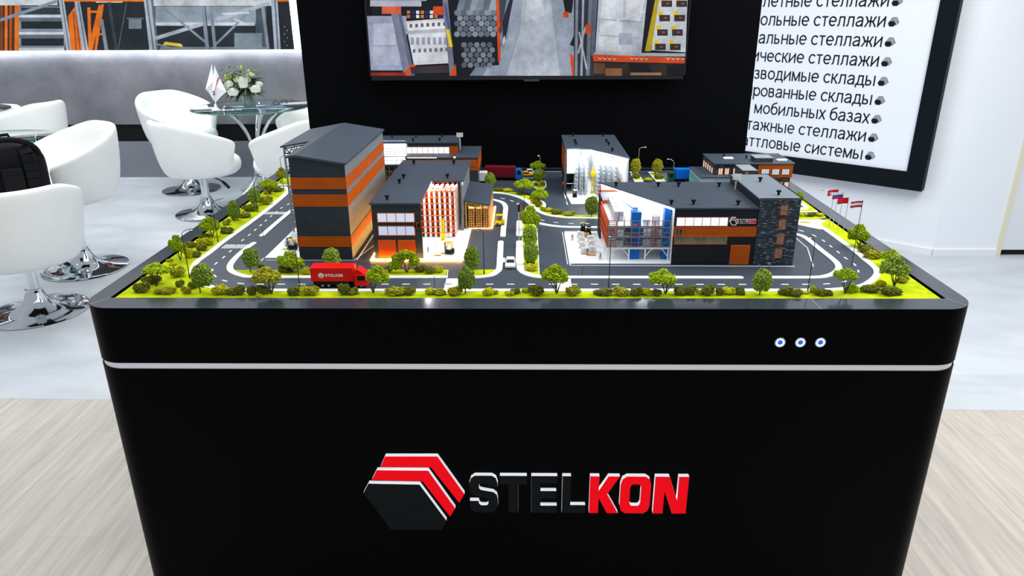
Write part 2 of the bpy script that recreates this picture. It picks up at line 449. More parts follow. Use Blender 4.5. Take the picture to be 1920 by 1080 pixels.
# ------------------------------------------------------------------ sign board on the angled wall
sb = thing('sign_board', wall_sz(0.6, 0.42), 'large white board with black frame listing Russian racking names on the right wall', 'sign board')
FRM = mat('sign_black_frame', (19, 26, 32), 0.5, var=0.04, spec=.06)
S0, S1, Z0, Z1 = 0.12, 2.35, 0.423, 2.6
si0, si1, zi0, zi1 = 0.226, 2.244, 0.538, 2.485
mb = MB()
for (a, b, c, d) in ((S0, S1, Z0, zi0), (S0, S1, zi1, Z1), (S0, si0, zi0, zi1), (si1, S1, zi0, zi1)):
    mb.prism([wall_sz(a, c, 0.075), wall_sz(b, c, 0.075), wall_sz(b, d, 0.075), wall_sz(a, d, 0.075)], -WN*0.074)
mb.build('frame', FRM, sb)
mb = MB(); mb.prism([wall_sz(si0, zi0, 0.06), wall_sz(si1, zi0, 0.06), wall_sz(si1, zi1, 0.06), wall_sz(si0, zi1, 0.06)], -WN*0.05)
mb.build('face_panel', mat('sign_face', (216, 222, 232), 0.5, var=0.01, scale=2, emit=0.27, ecol=(222, 229, 240)), sb)  # plain board, not a lamp; glow added to lift its brightness
INK = mat('sign_ink', (18, 22, 28), 0.5, var=0.0)
CAP = 0.0885
LINES = ['Паллетные стеллажи', 'Консольные стеллажи', 'Фронтальные стеллажи', 'Автоматические стеллажи', 'Быстровозводимые склады', 'Автоматизированные склады',
         'Стеллажи на мобильных базах', 'Многоэтажные стеллажи', 'Шаттловые системы']
AX = -WD      # reading direction, left to right as seen from the room
for i, body in enumerate(LINES):
    zc = 1.557-0.1187*i
    org = wall_sz(0.503, zc-0.031, 0.061)
    M = Matrix(((AX.x, 0, WN.x, org.x), (AX.y, 0, WN.y, org.y), (0, 1, 0, org.z), (0, 0, 0, 1)))
    xw = 0.0
    for wd in reversed(body.split()):
        xw += text_width(wd)*CAP
        text_mesh(wd, CAP, INK, 'text_word', sb, M @ Matrix.Translation((-xw, 0, 0)))
        xw += .28*CAP
    mb = MB()
    def ic(u, v): return wall_sz(0.464-u*.95, zc+v*.95, 0.0614)
    mb.poly([ic(-.026, .006), ic(.002, .006), ic(.014, -.016), ic(.004, -.028), ic(-.022, -.028), ic(-.033, -.010)])
    mb.poly([ic(-.022, .013), ic(.005, .013), ic(.021, -.017), ic(.018, -.022), ic(.003, .009), ic(-.024, .009)])
    mb.poly([ic(-.017, .021), ic(.011, .021), ic(.028, -.010), ic(.025, -.015), ic(.009, .017), ic(-.019, .017)])
    mb.poly([ic(-.012, .029), ic(.016, .029), ic(.034, -.003), ic(.031, -.008), ic(.014, .025), ic(-.014, .025)])
    mb.build('bullet_icon', INK, sb)

# ------------------------------------------------------------------ backlit picture on the grey wall
lb = thing('lightbox', (-4.3, WBY, 1.14), 'long backlit photograph of orange and grey racking on the grey wall', 'lightbox')
y0 = WBY-0.055
fw = glow((250, 252, 255), 1.5)
PRX, PRB, FRX, FRB = -2.09, 1.183, -2.043, 1.160
mb = MB(); mb.box(-7, FRX, y0, WBY-0.002, FRB, PRB).box(PRX, FRX, y0, WBY-0.002, PRB, 2.9).box(-7, FRX, y0, WBY-0.002, 2.85, 2.9)
mb.build('frame', mat('white_light_frame', (240, 243, 248), 0.4, var=0.0, emit=3.2), lb)
MB().box(-7, PRX, y0+0.02, WBY-0.002, PRB, 2.85).build('backing', MATTEBLACK, lb)
yp = y0+0.018
llb = area_light('lightbox_edge_light', (-4.5, WBY-0.028, 1.157), 5.0, 0.03, 8, (0.94, 0.97, 1), (math.radians(18), 0, 0))
G1, G2, G3, DK, DK2, OR, OR2, PAL = (128, 141, 158), (166, 176, 190), (94, 106, 122), (24, 33, 40), (44, 54, 62), (222, 112, 22), (168, 72, 20), (196, 204, 210)
P = [(DK, rect(-620, -300, 557, 96))]
for k in range(9): P.append(((OR, OR2, (120, 60, 24))[k % 3], rect(-42+k*8.5, 8, -36.5+k*8.5, 97)))
P += [(OR, rect(28, 10, 38, 97)), (OR, rect(55, 12, 61, 92))]
P += [(PAL, rect(-60, -60, 108, 10)), (G1, rect(36, 12, 122, 97)), (DK2, rect(40, 14, 118, 27))]
for yy in (28, 60, 90): P += [(PAL, rect(36, yy, 120, yy+5)), (G3, rect(36, yy+5, 120, yy+12)), (DK, rect(40, yy+12, 120, yy+26))]
P += [(G2, [(107, -20), (117, -20), (136, 97), (125, 97)]), (G3, [(112, -20), (114, -20), (132, 97), (130, 97)]), (G1, seg(0, 38, 108, 2, 6))]
P += [(OR, rect(120, -6, 270, 3)), (PAL, rect(180, 3, 230, 5))]
P += [(OR, [(128, 30), (141, 12), (158, 97), (134, 97)]), (OR2, seg(138, 22, 144, 97, 3)), (OR2, seg(143, 20, 151, 97, 3)), (G2, [(140, 3), (150, 3), (167, 97), (155, 97)]), (G3, seg(147, 5, 162, 97, 2.5))]
P += [(OR, seg(167, 14, 170, 97, 6)), (OR, seg(190, 10, 170, 92, 9)), (OR, seg(193, 8, 180, 97, 5)), (OR, rect(168, 20, 192, 24)), (OR, rect(178, 62, 194, 66)), (G1, [(188, 36), (194, 36), (204, 96), (197, 96)])]
P += [((48, 58, 66), seg(205, 4, 219, 96, 6)), ((70, 82, 92), seg(238, 6, 222, 96, 2.5)), ((112, 128, 138), rect(242, 36, 266, 54)), ((82, 96, 106), rect(238, 33, 270, 36))]
P += [((66, 82, 94), rect(285, 4, 500, 92)), (PAL, rect(286, -60, 510, 11)), ((138, 154, 166), rect(292, 12, 480, 44)), (PAL, rect(292, 42, 478, 48)), ((30, 42, 50), rect(294, 49, 480, 92)), ((112, 128, 140), rect(300, 88, 500, 93)), ((120, 136, 146), rect(440, 62, 492, 92))]
P += [(G2, [(268, -20), (282, -20), (294, 96), (281, 96)]), (G3, seg(276, 0, 289, 96, 3)), (G3, [(284, -10), (287, -10), (298, 95), (294, 95)])]
P += [(G2, seg(292, 72, 506, 6, 7)), (G1, seg(304, 12, 392, 84, 4)), (G1, seg(402, 86, 470, 20, 4)), (G1, seg(292, 82, 338, 97, 4)), ((226, 196, 70), [(310, 78), (340, 82), (344, 88), (306, 84)])]
P += [(G1, seg(381, 12, 390, 94, 7)), (G1, seg(396, 12, 404, 94, 6)), (DK2, seg(385, 12, 394, 94, 1.6)), (G1, seg(493, 12, 503, 92, 6)), (G2, [(508, -10), (520, -10), (527, 94), (515, 94)]), (G3, seg(516, 0, 522, 94, 3))]
P += [((200, 206, 208), seg(418, 26, 468, 24, 3)), ((200, 206, 208), seg(440, 36, 466, 46, 2.5)), (DK, rect(528, 4, 557, 96)), (OR, rect(520, -10, 557, 3))]
for k in range(6): P.append(((150, 160, 168), disc(534+(k % 2)*5, 50+k*7, 1.2, 6)))
# the parts of the print beyond the frame of the photo: more shelving of the same kind
for k in range(-4, 1): P += [(G2, rect(k*120-60, -300, k*120-48, 96)), (OR, rect(k*120-60, -40, k*120+60, -28)), (OR, rect(k*120-60, -150, k*120+60, -138))]
def lbmap(px, py):
    v = aty(px, py, yp); v.x = min(v.x, PRX); v.z = min(max(v.z, PRB), 2.85); v.x = max(v.x, -7); return v
art('printed_picture', lb, lbmap, P, Vector((0, -1, 0)), 0.00012, 1.0, 5.0)

# ------------------------------------------------------------------ wall screen
TVY = 3.035
TX0, TX1, TZ0 = aty(693.5, 140, TVY).x, aty(1284.5, 142, TVY).x, aty(990, 149.5, TVY).z
TZ1 = TZ0+0.745
tv = thing('television', ((TX0+TX1)/2, PY, TZ0), 'large flat screen on the black partition showing a warehouse aisle', 'television')
MB().box(TX0, TX1, TVY+0.001, TVY+0.03, TZ0, TZ1).build('housing', mat('screen_housing', (16, 18, 22), 0.3, var=0.03), tv, bevel=0.002)
MB().box((TX0+TX1)/2-0.2, (TX0+TX1)/2+0.2, TVY+0.03, PY-0.001, TZ0+0.2, TZ1-0.2).build('wall_mount', DKPLASTIC, tv)
BEZ = 0.0105
mb = MB(); yb = TVY-0.002
mb.box(TX0, TX1, yb, TVY+0.004, TZ0, TZ0+BEZ+0.004).box(TX0, TX1, yb, TVY+0.004, TZ1-0.007, TZ1).box(TX0, TX0+0.006, yb, TVY+0.004, TZ0, TZ1).box(TX1-0.006, TX1, yb, TVY+0.004, TZ0, TZ1)
mb.build('bezel', mat('screen_bezel', (44, 46, 52), 0.3, 0.4, var=0.02), tv)
MB().box(-0.012+(TX0+TX1)/2, 0.05+(TX0+TX1)/2, TVY-0.006, TVY+0.01, TZ0-0.006, TZ0+0.003).build('sensor_bar', mat('screen_sensor', (60, 64, 72), 0.3, var=0.0), tv)
FLO, FL2, FL3 = (150, 160, 178), (176, 184, 198), (116, 128, 148)
RO, RO2, DKS = (206, 76, 30), (150, 44, 24), (20, 24, 34)
P = [(DKS, rect(680, -520, 1300, 150))]
P += [(FL3, [(945, -60), (1092, -60), (1092, 142), (880, 142), (940, 60)]), (FLO, [(962, -60), (1080, -60), (1080, 142), (905, 142), (952, 70)]), (FL2, [(985, -60), (1025, -60), (1050, 142), (950, 142), (975, 60)]), ((196, 202, 212), [(990, -60), (1012, -60), (1020, 30), (985, 40)])]
P += [((158, 164, 190), rect(680, 30, 762, 132)), ((188, 192, 212), rect(700, 44, 742, 84)), ((172, 178, 200), rect(699, 88, 750, 122)), ((120, 124, 146), [(720, -40), (738, -40), (778, 142), (757, 142)]), ((96, 100, 124), [(733, -40), (738, -40), (778, 142), (771, 142)]), ((214, 96, 66), rect(716, 12, 752, 26)), ((176, 180, 196), rect(694, 2, 790, 12)), ((150, 156, 178), rect(694, -80, 800, 2))]
P += [((206, 208, 216), [(760, 40), (838, 34), (850, 118), (776, 122)]), ((172, 176, 190), [(760, 58), (840, 54), (841, 60), (761, 64)]), ((228, 230, 236), [(764, 44), (836, 38), (837, 52), (766, 57)]), ((216, 218, 226), [(766, 66), (842, 62), (848, 112), (776, 116)])]
for k in range(7): P += [((90, 94, 112), rect(768+k*10.5, 45-k*0.6, 773+k*10.5, 52-k*0.6)), ((110, 114, 134), rect(774+k*10.2, 92-k*0.5, 779+k*10.2, 99-k*0.5)), ((150, 154, 172), rect(770+k*10.4, 70, 776+k*10.4, 84))]
for k in range(18): P.append((((196, 120, 60), (40, 44, 90), (222, 224, 230))[k % 3], rect(763+(k % 9)*8.6, 20+(k//9)*8, 769+(k % 9)*8.6, 26+(k//9)*8)))
P += [((118, 122, 138), [(826, -40), (836, -40), (853, 140), (843, 140)]), ((60, 90, 160), seg(834, 5, 842, 55, 3)), ((232, 196, 40), [(836, 55), (842, 55), (849, 88), (842, 88)]), (RO, rect(812, 12, 832, 28)), (RO, [(752, 142), (772, 120), (780, 122), (766, 142)]), (RO, [(842, 142), (858, 114), (866, 118), (856, 142)]), (RO2, rect(694, 136, 760, 142)), ((60, 50, 56), [(768, 126), (840, 122), (842, 136), (772, 138)]), (DKS, [(852, 60), (870, 80), (870, 142), (856, 142)])]
P += [((20, 26, 36), [(852, -20), (935, -20), (936, 122), (866, 128)])]
for k in range(6): P.append((((124, 134, 150), (96, 106, 122), (146, 156, 170))[k % 3], [(868+k*12, -30), (880+k*12, -30), (868+k*12, 28), (854+k*12, 28)]))
for r in range(5):
    for k in range(7): P.append((((112, 120, 134), (136, 144, 158), (92, 102, 118))[(r+k*2) % 3], disc(857+k*11.3+(r % 2)*5.5, 24+r*10, 5.6, 9)))
for r in range(5):
    for k in range(5): P.append((((104, 110, 124), (84, 92, 106), (124, 130, 144))[(r+k) % 3], disc(870+k*12+(r % 2)*5, 84+r*9.5, 5.3, 9)))
P += [((58, 66, 84), [(936, -30), (954, -30), (940, 62), (934, 50)]), (RO, [(929, -20), (935, -20), (939, 114), (934, 116)]), (RO2, seg(934, 60, 962, -10, 3)), ((34, 40, 54), [(942, 40), (962, -20), (966, -20), (944, 92)]), ((196, 200, 210), [(942, 76), (946, 66), (948, 76), (943, 88)])]
P += [(DKS, [(1054, -10), (1076, -10), (1072, 24), (1060, 24)]), (RO, rect(1056, 22, 1066, 33)), ((24, 28, 36), [(1068, 84), (1076, 66), (1078, 88)]), (RO, [(1068, 100), (1075, 104), (1079, 142), (1073, 142)]), ((44, 50, 64), rect(1076, -30, 1112, 142)), ((128, 136, 150), seg(1082, -20, 1080, 142, 5)), ((156, 164, 176), seg(1094, -20, 1090, 142, 4)), ((108, 116, 132), seg(1108, -20, 1102, 142, 7)), ((176, 182, 192), seg(1086, 60, 1100, 130, 3)), ((176, 182, 192), seg(1098, 50, 1084, 100, 3)), (RO, rect(1098, 46, 1108, 64))]
P += [((184, 190, 202), [(1124, -30), (1216, -30), (1202, 104), (1116, 98)]), ((206, 211, 220), [(1130, -20), (1170, -20), (1164, 96), (1122, 94)]), ((214, 218, 226), [(1176, -20), (1212, -20), (1200, 40), (1172, 36)]), ((150, 158, 174), seg(1128, 36, 1206, 42, 1.6)), ((150, 158, 174), seg(1124, 66, 1204, 72, 1.6)), ((220, 224, 230), seg(1126, 50, 1208, 22, 2)), ((160, 168, 184), rect(1160, 62, 1186, 84)), ((92, 100, 118), [(1112, -30), (1122, -30), (1114, 104), (1108, 104)])]
P += [((178, 156, 30), [(1234, -30), (1246, -30), (1220, 96), (1209, 96)]), ((198, 204, 212), [(1240, -30), (1290, -30), (1290, 98), (1221, 94)])]
for r in range(4):
    for k in range(2):
        x = 1238+k*28-r*4; y = -6+r*27
        P += [((234, 196, 36), rect(x, y, x+9, y+8)), ((52, 48, 48), rect(x+2, y+7, x+22, y+19)), ((176, 70, 56), rect(x+11, y+11, x+17, y+14))]
P += [((170, 178, 190), [(1114, 98), (1290, 100), (1290, 106), (1114, 104)]), (RO, [(1111, 102), (1290, 108), (1290, 119), (1113, 115)])]
for x0 in (1120, 1180, 1248):
    for k in range(4): P.append(((222, 220, 214), [(x0+k*9, 107+k*.3), (x0+5+k*9, 112+k*.3), (x0+9+k*9, 107+k*.3), (x0+5+k*9, 110+k*.3)]))
P += [((46, 38, 36), [(1112, 117), (1290, 121), (1290, 143), (1112, 142)]), ((134, 92, 62), rect(1135, 128, 1166, 142)), ((98, 66, 46), rect(1113, 118, 1134, 138)), ((22, 22, 30), [(1178, 119), (1216, 120), (1226, 140), (1184, 140)]), ((150, 112, 82), rect(1182, 136, 1240, 141)), ((20, 18, 22), rect(1250, 122, 1290, 143))]
# the upper part of the aisle, beyond the top of the photo
for k in range(5): P += [(RO, rect(694, -470+k*90, 905, -462+k*90)), ((150, 158, 174), rect(704, -460+k*90, 800, -400+k*90)), ((120, 128, 146), rect(812, -456+k*90, 896, -396+k*90)), (RO, rect(1080, -470+k*90, 1290, -462+k*90)), ((184, 190, 202), rect(1100, -456+k*90, 1200, -398+k*90)), ((150, 140, 120), rect(1210, -450+k*90, 1284, -396+k*90))]
P += [((182, 190, 204), [(925, -300), (1060, -300), (1092, -60), (945, -60)])]
def tvmap(px, py):
    v = aty(px, py, TVY-0.0006); v.x = min(max(v.x, TX0+0.006), TX1-0.006); v.z = min(max(v.z, TZ0+BEZ+0.003), TZ1-0.007); return v
art('screen', tv, tvmap, P, Vector((0, -1, 0)), 0.00001, 0.92, 12.0)

# ================================================================== DISPLAY TABLE
HW, TF, TB, TZ = 1.043, 1.524, 3.065, 0.90
IX, IF, IB = 0.995, 1.588, 3.030


def rrect(x0, x1, y0, y1, r, n=8):
    pts = []
    for cx, cy, a0 in ((x1-r, y0+r, -PI/2), (x1-r, y1-r, 0), (x0+r, y1-r, PI/2), (x0+r, y0+r, PI)):
        for k in range(n+1): a = a0+PI/2*k/n; pts.append((cx+r*math.cos(a), cy+r*math.sin(a)))
    return pts


table = thing('display_table', (0, 2.3, 0), 'large black rounded display table carrying the miniature warehouse model', 'display table')
R_ = 0.075
MB().flat(rrect(-HW+.05, HW-.05, TF+.05, TB-.02, .05), 0.0, 0.07).build('kick_plinth', MATTEBLACK, table)
MB().flat(rrect(-HW, HW, TF, TB, R_, 12), 0.07, 0.741).build('body', BLACK, table, smooth=35)
MB().flat(rrect(-HW+.003, HW-.003, TF+.003, TB-.003, R_, 12), 0.741, 0.757).build('white_strip', mat('white_edge_strip', (236, 239, 244), 0.4, var=0.0, emit=0.12), table, smooth=35)  # plain white strip, not a lamp; a faint glow is added
MB().flat(rrect(-HW, HW, TF, TB, R_, 12), 0.757, 0.872).build('upper_band', BLACK, table, smooth=35)
# hollow rim round the sunk model: four mitred boards
RIM = mat('black_gloss_rim', (46, 53, 62), 0.16, var=0.05, scale=14, spec=0.5)
out = rrect(-HW, HW, TF, TB, R_, 10)
def arc(i): return out[i*11:(i+1)*11]
mit = {0: arc(0), 1: arc(1), 2: arc(2), 3: arc(3)}
inn = [(IX, IF), (IX, IB), (-IX, IB), (-IX, IF)]
def half(a, first): return a[:6] if first else a[5:]
g = 0.0006
sides = [half(mit[3], False)+half(mit[0], True)+[inn[0], inn[3]],      # front: left corner second half, right corner first half
         half(mit[0], False)+half(mit[1], True)+[inn[1], inn[0]],
         half(mit[1], False)+half(mit[2], True)+[inn[2], inn[1]],
         half(mit[2], False)+half(mit[3], True)+[inn[3], inn[2]]]
for pts in sides:
    cx = sum(p[0] for p in pts)/len(pts); cy = sum(p[1] for p in pts)/len(pts)
    MB().prism([(p[0], p[1], TZ) for p in pts], (0, 0, 0.872-TZ), 1).build('rim_board', [RIM, BLACK], table)
seam = mat('rim_seam', (150, 156, 164), 0.4, var=0.0)
for (a, b) in ((mit[3][5], inn[3]), (mit[0][5], inn[0])):
    MB().bar((a[0], a[1], TZ+.00005), (b[0], b[1], TZ+.00005), 0.0012, 0.0006).build('mitre_seam', seam, table)
MB().bar((0.68, TF, TZ+.00005), (0.678, IF, TZ+.00005), 0.0012, 0.0006).build('mitre_seam', seam, table)

# raised logo and letters on the front
RED = mat('logo_red', (240, 6, 22), 0.4, var=0.01, spec=.06, emit=0.46, ecol=(238, 10, 28))  # glow added so the unlit red faces look brighter
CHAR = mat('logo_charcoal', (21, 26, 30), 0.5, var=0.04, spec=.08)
SIDEW = mat('logo_white_edge', (250, 252, 255), 0.4, var=0.0, emit=0.35)  # plain white sides; ceiling light on them put in as glow
LD = 0.0125
yl = TF-LD
def lg(u, v): return aty(660+u/2.909, 830+v/2.909+3.5, yl)
for nm, c, pts in (('logo_chevron', RED, [(180, 65), (465, 65), (613, 270), (585, 318), (432, 125), (155, 122)]),
                   ('logo_chevron', RED, [(135, 140), (415, 142), (563, 348), (535, 393), (385, 200), (108, 193)]),
                   ('logo_block', CHAR, [(90, 213), (368, 218), (515, 415), (490, 465), (215, 465), (62, 265)])):
    o = MB().prism([lg(*p) for p in pts], (0, LD, 0), 1).build(nm, [c, SIDEW], table)
GL = {
 'S': [(0, .80), (.06, .93), (.20, 1), (.8, 1), (.94, .94), (1, .80), (1, .70), (.68, .70), (.66, .77), (.60, .80), (.40, .80), (.34, .77), (.34, .66), (.40, .62), (.85, .56), (.97, .48), (1, .36), (1, .2), (.93, .06), (.78, 0), (.2, 0), (.06, .06), (0, .2), (0, .32), (.31, .32), (.33, .24), (.40, .20), (.60, .20), (.66, .24), (.66, .35), (.60, .39), (.15, .46), (.03, .54), (0, .66)],
 'T': [(0, 1), (1, 1), (1, .77), (.68, .77), (.68, 0), (.32, 0), (.32, .77), (0, .77)],
 'E': [(0, 1), (1, 1), (1, .8), (.36, .8), (.36, .6), (.97, .6), (.97, .4), (.36, .4), (.36, .2), (1, .2), (1, 0), (0, 0)],
 'L': [(0, 1), (.36, 1), (.36, .22), (1, .22), (1, 0), (0, 0)],
 'K': [(0, 1), (.31, 1), (.31, .62), (.62, 1), (1, 1), (.60, .52), (1, 0), (.62, 0), (.31, .42), (.31, 0), (0, 0)],
 'N': [(0, 1), (.42, 1), (.70, .38), (.70, 1), (1, 1), (1, 0), (.58, 0), (.30, .62), (.30, 0), (0, 0)]}
OUTO = [(.0, .78), (.06, .93), (.2, 1), (.8, 1), (.94, .93), (1, .78), (1, .22), (.94, .07), (.8, 0), (.2, 0), (.06, .07), (0, .22)]
INO = [(.32, .70), (.35, .76), (.40, .79), (.60, .79), (.65, .76), (.68, .70), (.68, .30), (.65, .24), (.60, .21), (.40, .21), (.35, .24), (.32, .30)]


def letter(mb, ch, P, vec, side):
    """P maps unit (u, v) to a point; vec is the thickness"""
    if ch == 'O':
        vec = Vector(vec); k = 12; n = len(mb.v)
        mb.v += [P(*p) for p in OUTO]+[P(*p) for p in INO]+[P(*p)+vec for p in OUTO]+[P(*p)+vec for p in INO]
        m0 = mb.mi
        for i in range(k):
            j = (i+1) % k
            mb.mi = m0; mb.face((n+i, n+j, n+k+j, n+k+i)); mb.face((n+2*k+i, n+3*k+i, n+3*k+j, n+2*k+j))
            mb.mi = side; mb.face((n+i, n+2*k+i, n+2*k+j, n+j)); mb.face((n+k+i, n+k+j, n+3*k+j, n+3*k+i))
        mb.mi = m0
    else: mb.prism([P(*p) for p in GL[ch]], vec, side)


LZ1, LZ0 = lg(900, 171).z, lg(900, 371).z
for ch, x0, x1 in (('S', 642, 795), ('T', 808, 953), ('E', 978, 1118), ('L', 1146, 1274), ('K', 1296, 1456), ('O', 1462, 1628), ('N', 1648, 1830)):
    a, b = lg(x0, 272).x, lg(x1, 272).x
    mb = MB(); letter(mb, ch, lambda u, v: Vector((a+(b-a)*u, yl, LZ0+(LZ1-LZ0)*v)), (0, LD, 0), 1)
    mb.build('logo_letter', [RED if ch in 'KON' else CHAR, SIDEW], table)

# three lit push buttons
LEDW = glow((190, 225, 255), 2.2); LEDB = glow((60, 110, 235), 0.9)
for px in (1462, 1500, 1537.5):
    c = aty(px, 641, TF)
    mb = MB()
    def ringy(r, y): return [(c.x+r*math.cos(2*PI*i/28), y, c.z+r*math.sin(2*PI*i/28)) for i in range(28)]
    mb.ring(ringy(.0128, TF-.0002), ringy(.0124, TF-.003)).ring(ringy(.0124, TF-.003), ringy(.0098, TF-.0036))
    b = mb.build('button_bezel', CHROME, table, smooth=40)
    m2 = MB().ring(ringy(.0098, TF-.0036), ringy(.0062, TF-.0032)); m2.build('light_ring', LEDW, b)
    b.location = (0, 0, 0)
    m3 = MB().poly(ringy(.0062, TF-.0032)); m3.build('button_cap', LEDB, b)

# ================================================================== MODEL BASE BOARD
G = 0.895
board = thing('model_base_board', (0, 2.3, G), 'miniature town ground with grey roads, white kerbs and lime lawns sunk in the table', 'model ground')
MB().box(-IX+.004, IX-.004, IF+.0015, IB-.002, 0.8725, G).build('asphalt', ASPHALT, board)


def grass_material():
    m = mat('model_lime_flock', (186, 205, 16), 0.95, var=0.0, spec=0.1)
    nt = m.node_tree; p = nt.nodes['Principled BSDF']; N = nt.nodes.new; L = nt.links.new
    tc = N('ShaderNodeTexCoord'); n1 = N('ShaderNodeTexNoise'); n1.inputs['Scale'].default_value = 28; n1.inputs['Detail'].default_value = 6
    rp = N('ShaderNodeValToRGB'); e = rp.color_ramp.elements
    e[0].position = 0.32; e[0].color = rgb(158, 180, 8); e[1].position = 0.66; e[1].color = rgb(196, 211, 14)
    n2 = N('ShaderNodeTexNoise'); n2.inputs['Scale'].default_value = 700; n2.inputs['Detail'].default_value = 2
    b = N('ShaderNodeBump'); b.inputs['Strength'].default_value = 0.5; b.inputs['Distance'].default_value = 0.0015
    L(tc.outputs['Object'], n1.inputs['Vector']); L(n1.outputs['Fac'], rp.inputs['Fac']); L(rp.outputs['Color'], p.inputs['Base Color'])
    L(tc.outputs['Object'], n2.inputs['Vector']); L(n2.outputs['Fac'], b.inputs['Height']); L(b.outputs['Normal'], p.inputs['Normal'])
    return m


GRASS = grass_material()


def g2(px, py):
    v = atz(px, py, G); return Vector((v.x, v.y))


def smooth2(pts, n=6, closed=False):
    out = []; k = len(pts)
    for i in range(k-1 if not closed else k):
        p0 = pts[max(i-1, 0)] if not closed else pts[(i-1) % k]; p1 = pts[i]; p2 = pts[(i+1) % k]; p3 = pts[min(i+2, k-1)] if not closed else pts[(i+2) % k]
        for j in range(n):
            t = j/n
            out.append(0.5*((2*p1)+(p2-p0)*t+(2*p0-5*p1+4*p2-p3)*t*t+(3*p1-p0-3*p2+p3)*t**3))
    if not closed: out.append(pts[-1])
    return out


def ribbon(mb, pts, w, z0, z1, round_end=False):
    L, Rr = [], []
    for i, p in enumerate(pts):
        d = pts[min(i+1, len(pts)-1)]-pts[max(i-1, 0)]; d = d.normalized(); nrm = Vector((-d.y, d.x))*w/2
        L.append(p+nrm); Rr.append(p-nrm)
    n = len(mb.v)
    for p, q in zip(L, Rr): mb.v += [Vector((p.x, p.y, z1)), Vector((q.x, q.y, z1)), Vector((p.x, p.y, z0)), Vector((q.x, q.y, z0))]
    for i in range(len(pts)-1):
        a = n+4*i; b = a+4
        mb.face((a, b, b+1, a+1)); mb.face((a, a+2, b+2, b)); mb.face((a+1, b+1, b+3, a+3))
    e = n+4*(len(pts)-1); mb.face((n, n+1, n+3, n+2)); mb.face((e, e+2, e+3, e+1))
    if round_end:
        for c, sgn in ((pts[0], -1), (pts[-1], 1)):
            mb.flat([(c.x+w/2*math.cos(2*PI*k/12), c.y+w/2*math.sin(2*PI*k/12)) for k in range(12)], z0, z1-.00002)


P2 = lambda L: [g2(*p) for p in L]
KW = 0.0165
KZ = G+0.0022
OUT = P2([(530, 351.5), (537, 353), (540.5, 357), (536, 363), (529, 370), (498, 396), (468.5, 418.5), (438.5, 440), (415, 457), (392.5, 475), (370, 491), (362.5, 503), (362.5, 514), (372, 528), (386.5, 536), (410, 541.5), (450, 544.5)]) \
    + [g2(x, 545) for x in range(560, 1501, 94)] + P2([(1560, 544), (1609, 538.5), (1631, 529), (1643, 517.5), (1644, 508), (1636, 498.5), (1619.6, 485.5), (1613, 479), (1595, 465), (1576.5, 451.5), (1558, 438), (1546, 429.5)])
INL = P2([(476, 456.5), (462, 466.5), (447, 479), (434.5, 493), (431, 503), (437, 511), (454, 517.5), (475, 519.8)]) + P2([(560, 520), (700, 520), (834, 520)])
kerbs = [
    (OUT, KW, 4), (INL, KW, 5),
    (P2([(546.7, 395), (518, 419), (491, 442.5)]), KW, 2),
    (P2([(878, 520.5), (889.6, 520.3), (904, 519.5), (921, 516.5), (931, 510.5), (936.3, 503), (937.6, 480), (939, 454)]), KW, 4),
    (P2([(943, 443), (944, 430), (946, 411), (947.5, 398), (948, 389), (944.5, 382.5), (937, 378.3), (921, 374.5), (900, 372.5)]), KW, 4),
    (P2([(974.5, 416), (974, 441.5)]), KW*1.25, 1), 
    (P2([(974.3, 454), (974.3, 480), (975, 500), (979, 508), (989, 514.5), (1004, 518.6), (1022, 520.3), (1044, 520.5)]), KW*1.25, 4),
    (P2([(1066, 520.5), (1200, 520.8), (1388, 521)]), KW, 1),
    (P2([(1440, 520.8), (1526, 520.8), (1551, 517.8), (1566, 511.5), (1572.5, 503), (1568, 493), (1556, 482.5), (1539.6, 469.7), (1524, 457), (1508.5, 445.5), (1493, 440), (1470, 436)]), KW, 5),
    (P2([(900, 361.8), (921, 362), (937.8, 362.6), (957, 365.5), (976.7, 371.5), (989.6, 378.5), (998, 386.5), (1010, 396.4), (1028.5, 403.8), (1054.5, 407.7), (1079, 408.9), (1124, 409.3)]), KW, 4),
    (P2([(1010, 419), (1018, 421), (1037.8, 424.3), (1067, 426.5), (1124, 427)]), KW, 3),
    (P2([(505, 349), (522, 347.6), (545, 347.6)]), KW*.9, 1),
    (P2([(1007.5, 375), (1015, 378), (1020.5, 383), (1020, 388)]), KW*.7, 3),
]
for pts, w, n in kerbs:
    mb = MB(); ribbon(mb, smooth2(pts, 6) if n > 1 else pts, w, G-.001, KZ, round_end=True); mb.build('kerb', KERB, board)

# lawns: flat flock patches that run under the kerbs
XL, XR, YF_, YB_ = -IX+.006, IX-.006, IF+.003, IB-.004
def lawn(pts, z=G+.0012):
    mb = MB(); mb.flat([tuple(p) for p in pts], G-.001, z); mb.build('lawn', GRASS, board)
so = smooth2(OUT, 4)
i0 = min(range(len(so)), key=lambda i: (so[i]-g2(430, 543.5)).length); i1 = min(range(len(so)), key=lambda i: (so[i]-g2(1575, 543)).length)
lawn([Vector((XL, YF_))]+[Vector((so[i0].x, YF_))]+so[i0::-1]+[g2(506, 353), Vector((XL, g2(486, 354).y))])
lawn([Vector((so[i0].x, YF_)), Vector((so[i1].x, YF_))]+so[i1:i0-1:-1])
lawn([Vector((so[i1].x, YF_)), Vector((XR, YF_)), Vector((XR, g2(1553, 411).y))]+P2([(1545, 413), (1537.5, 417), (1540, 422), (1548, 430)])+so[-1:i1-1:-1])
lawn([Vector((XL, g2(500, 346).y)), *P2([(512, 345.5), (545, 345.5), (545, 332.5), (519, 333)]), Vector((XL, g2(500, 333).y))])
si = smooth2(INL, 4); j0 = min(range(len(si)), key=lambda i: (si[i]-g2(440, 510)).length)
lawn(si[j0:]+P2([(839, 506.3), (640, 506.5), (440.5, 507)]))
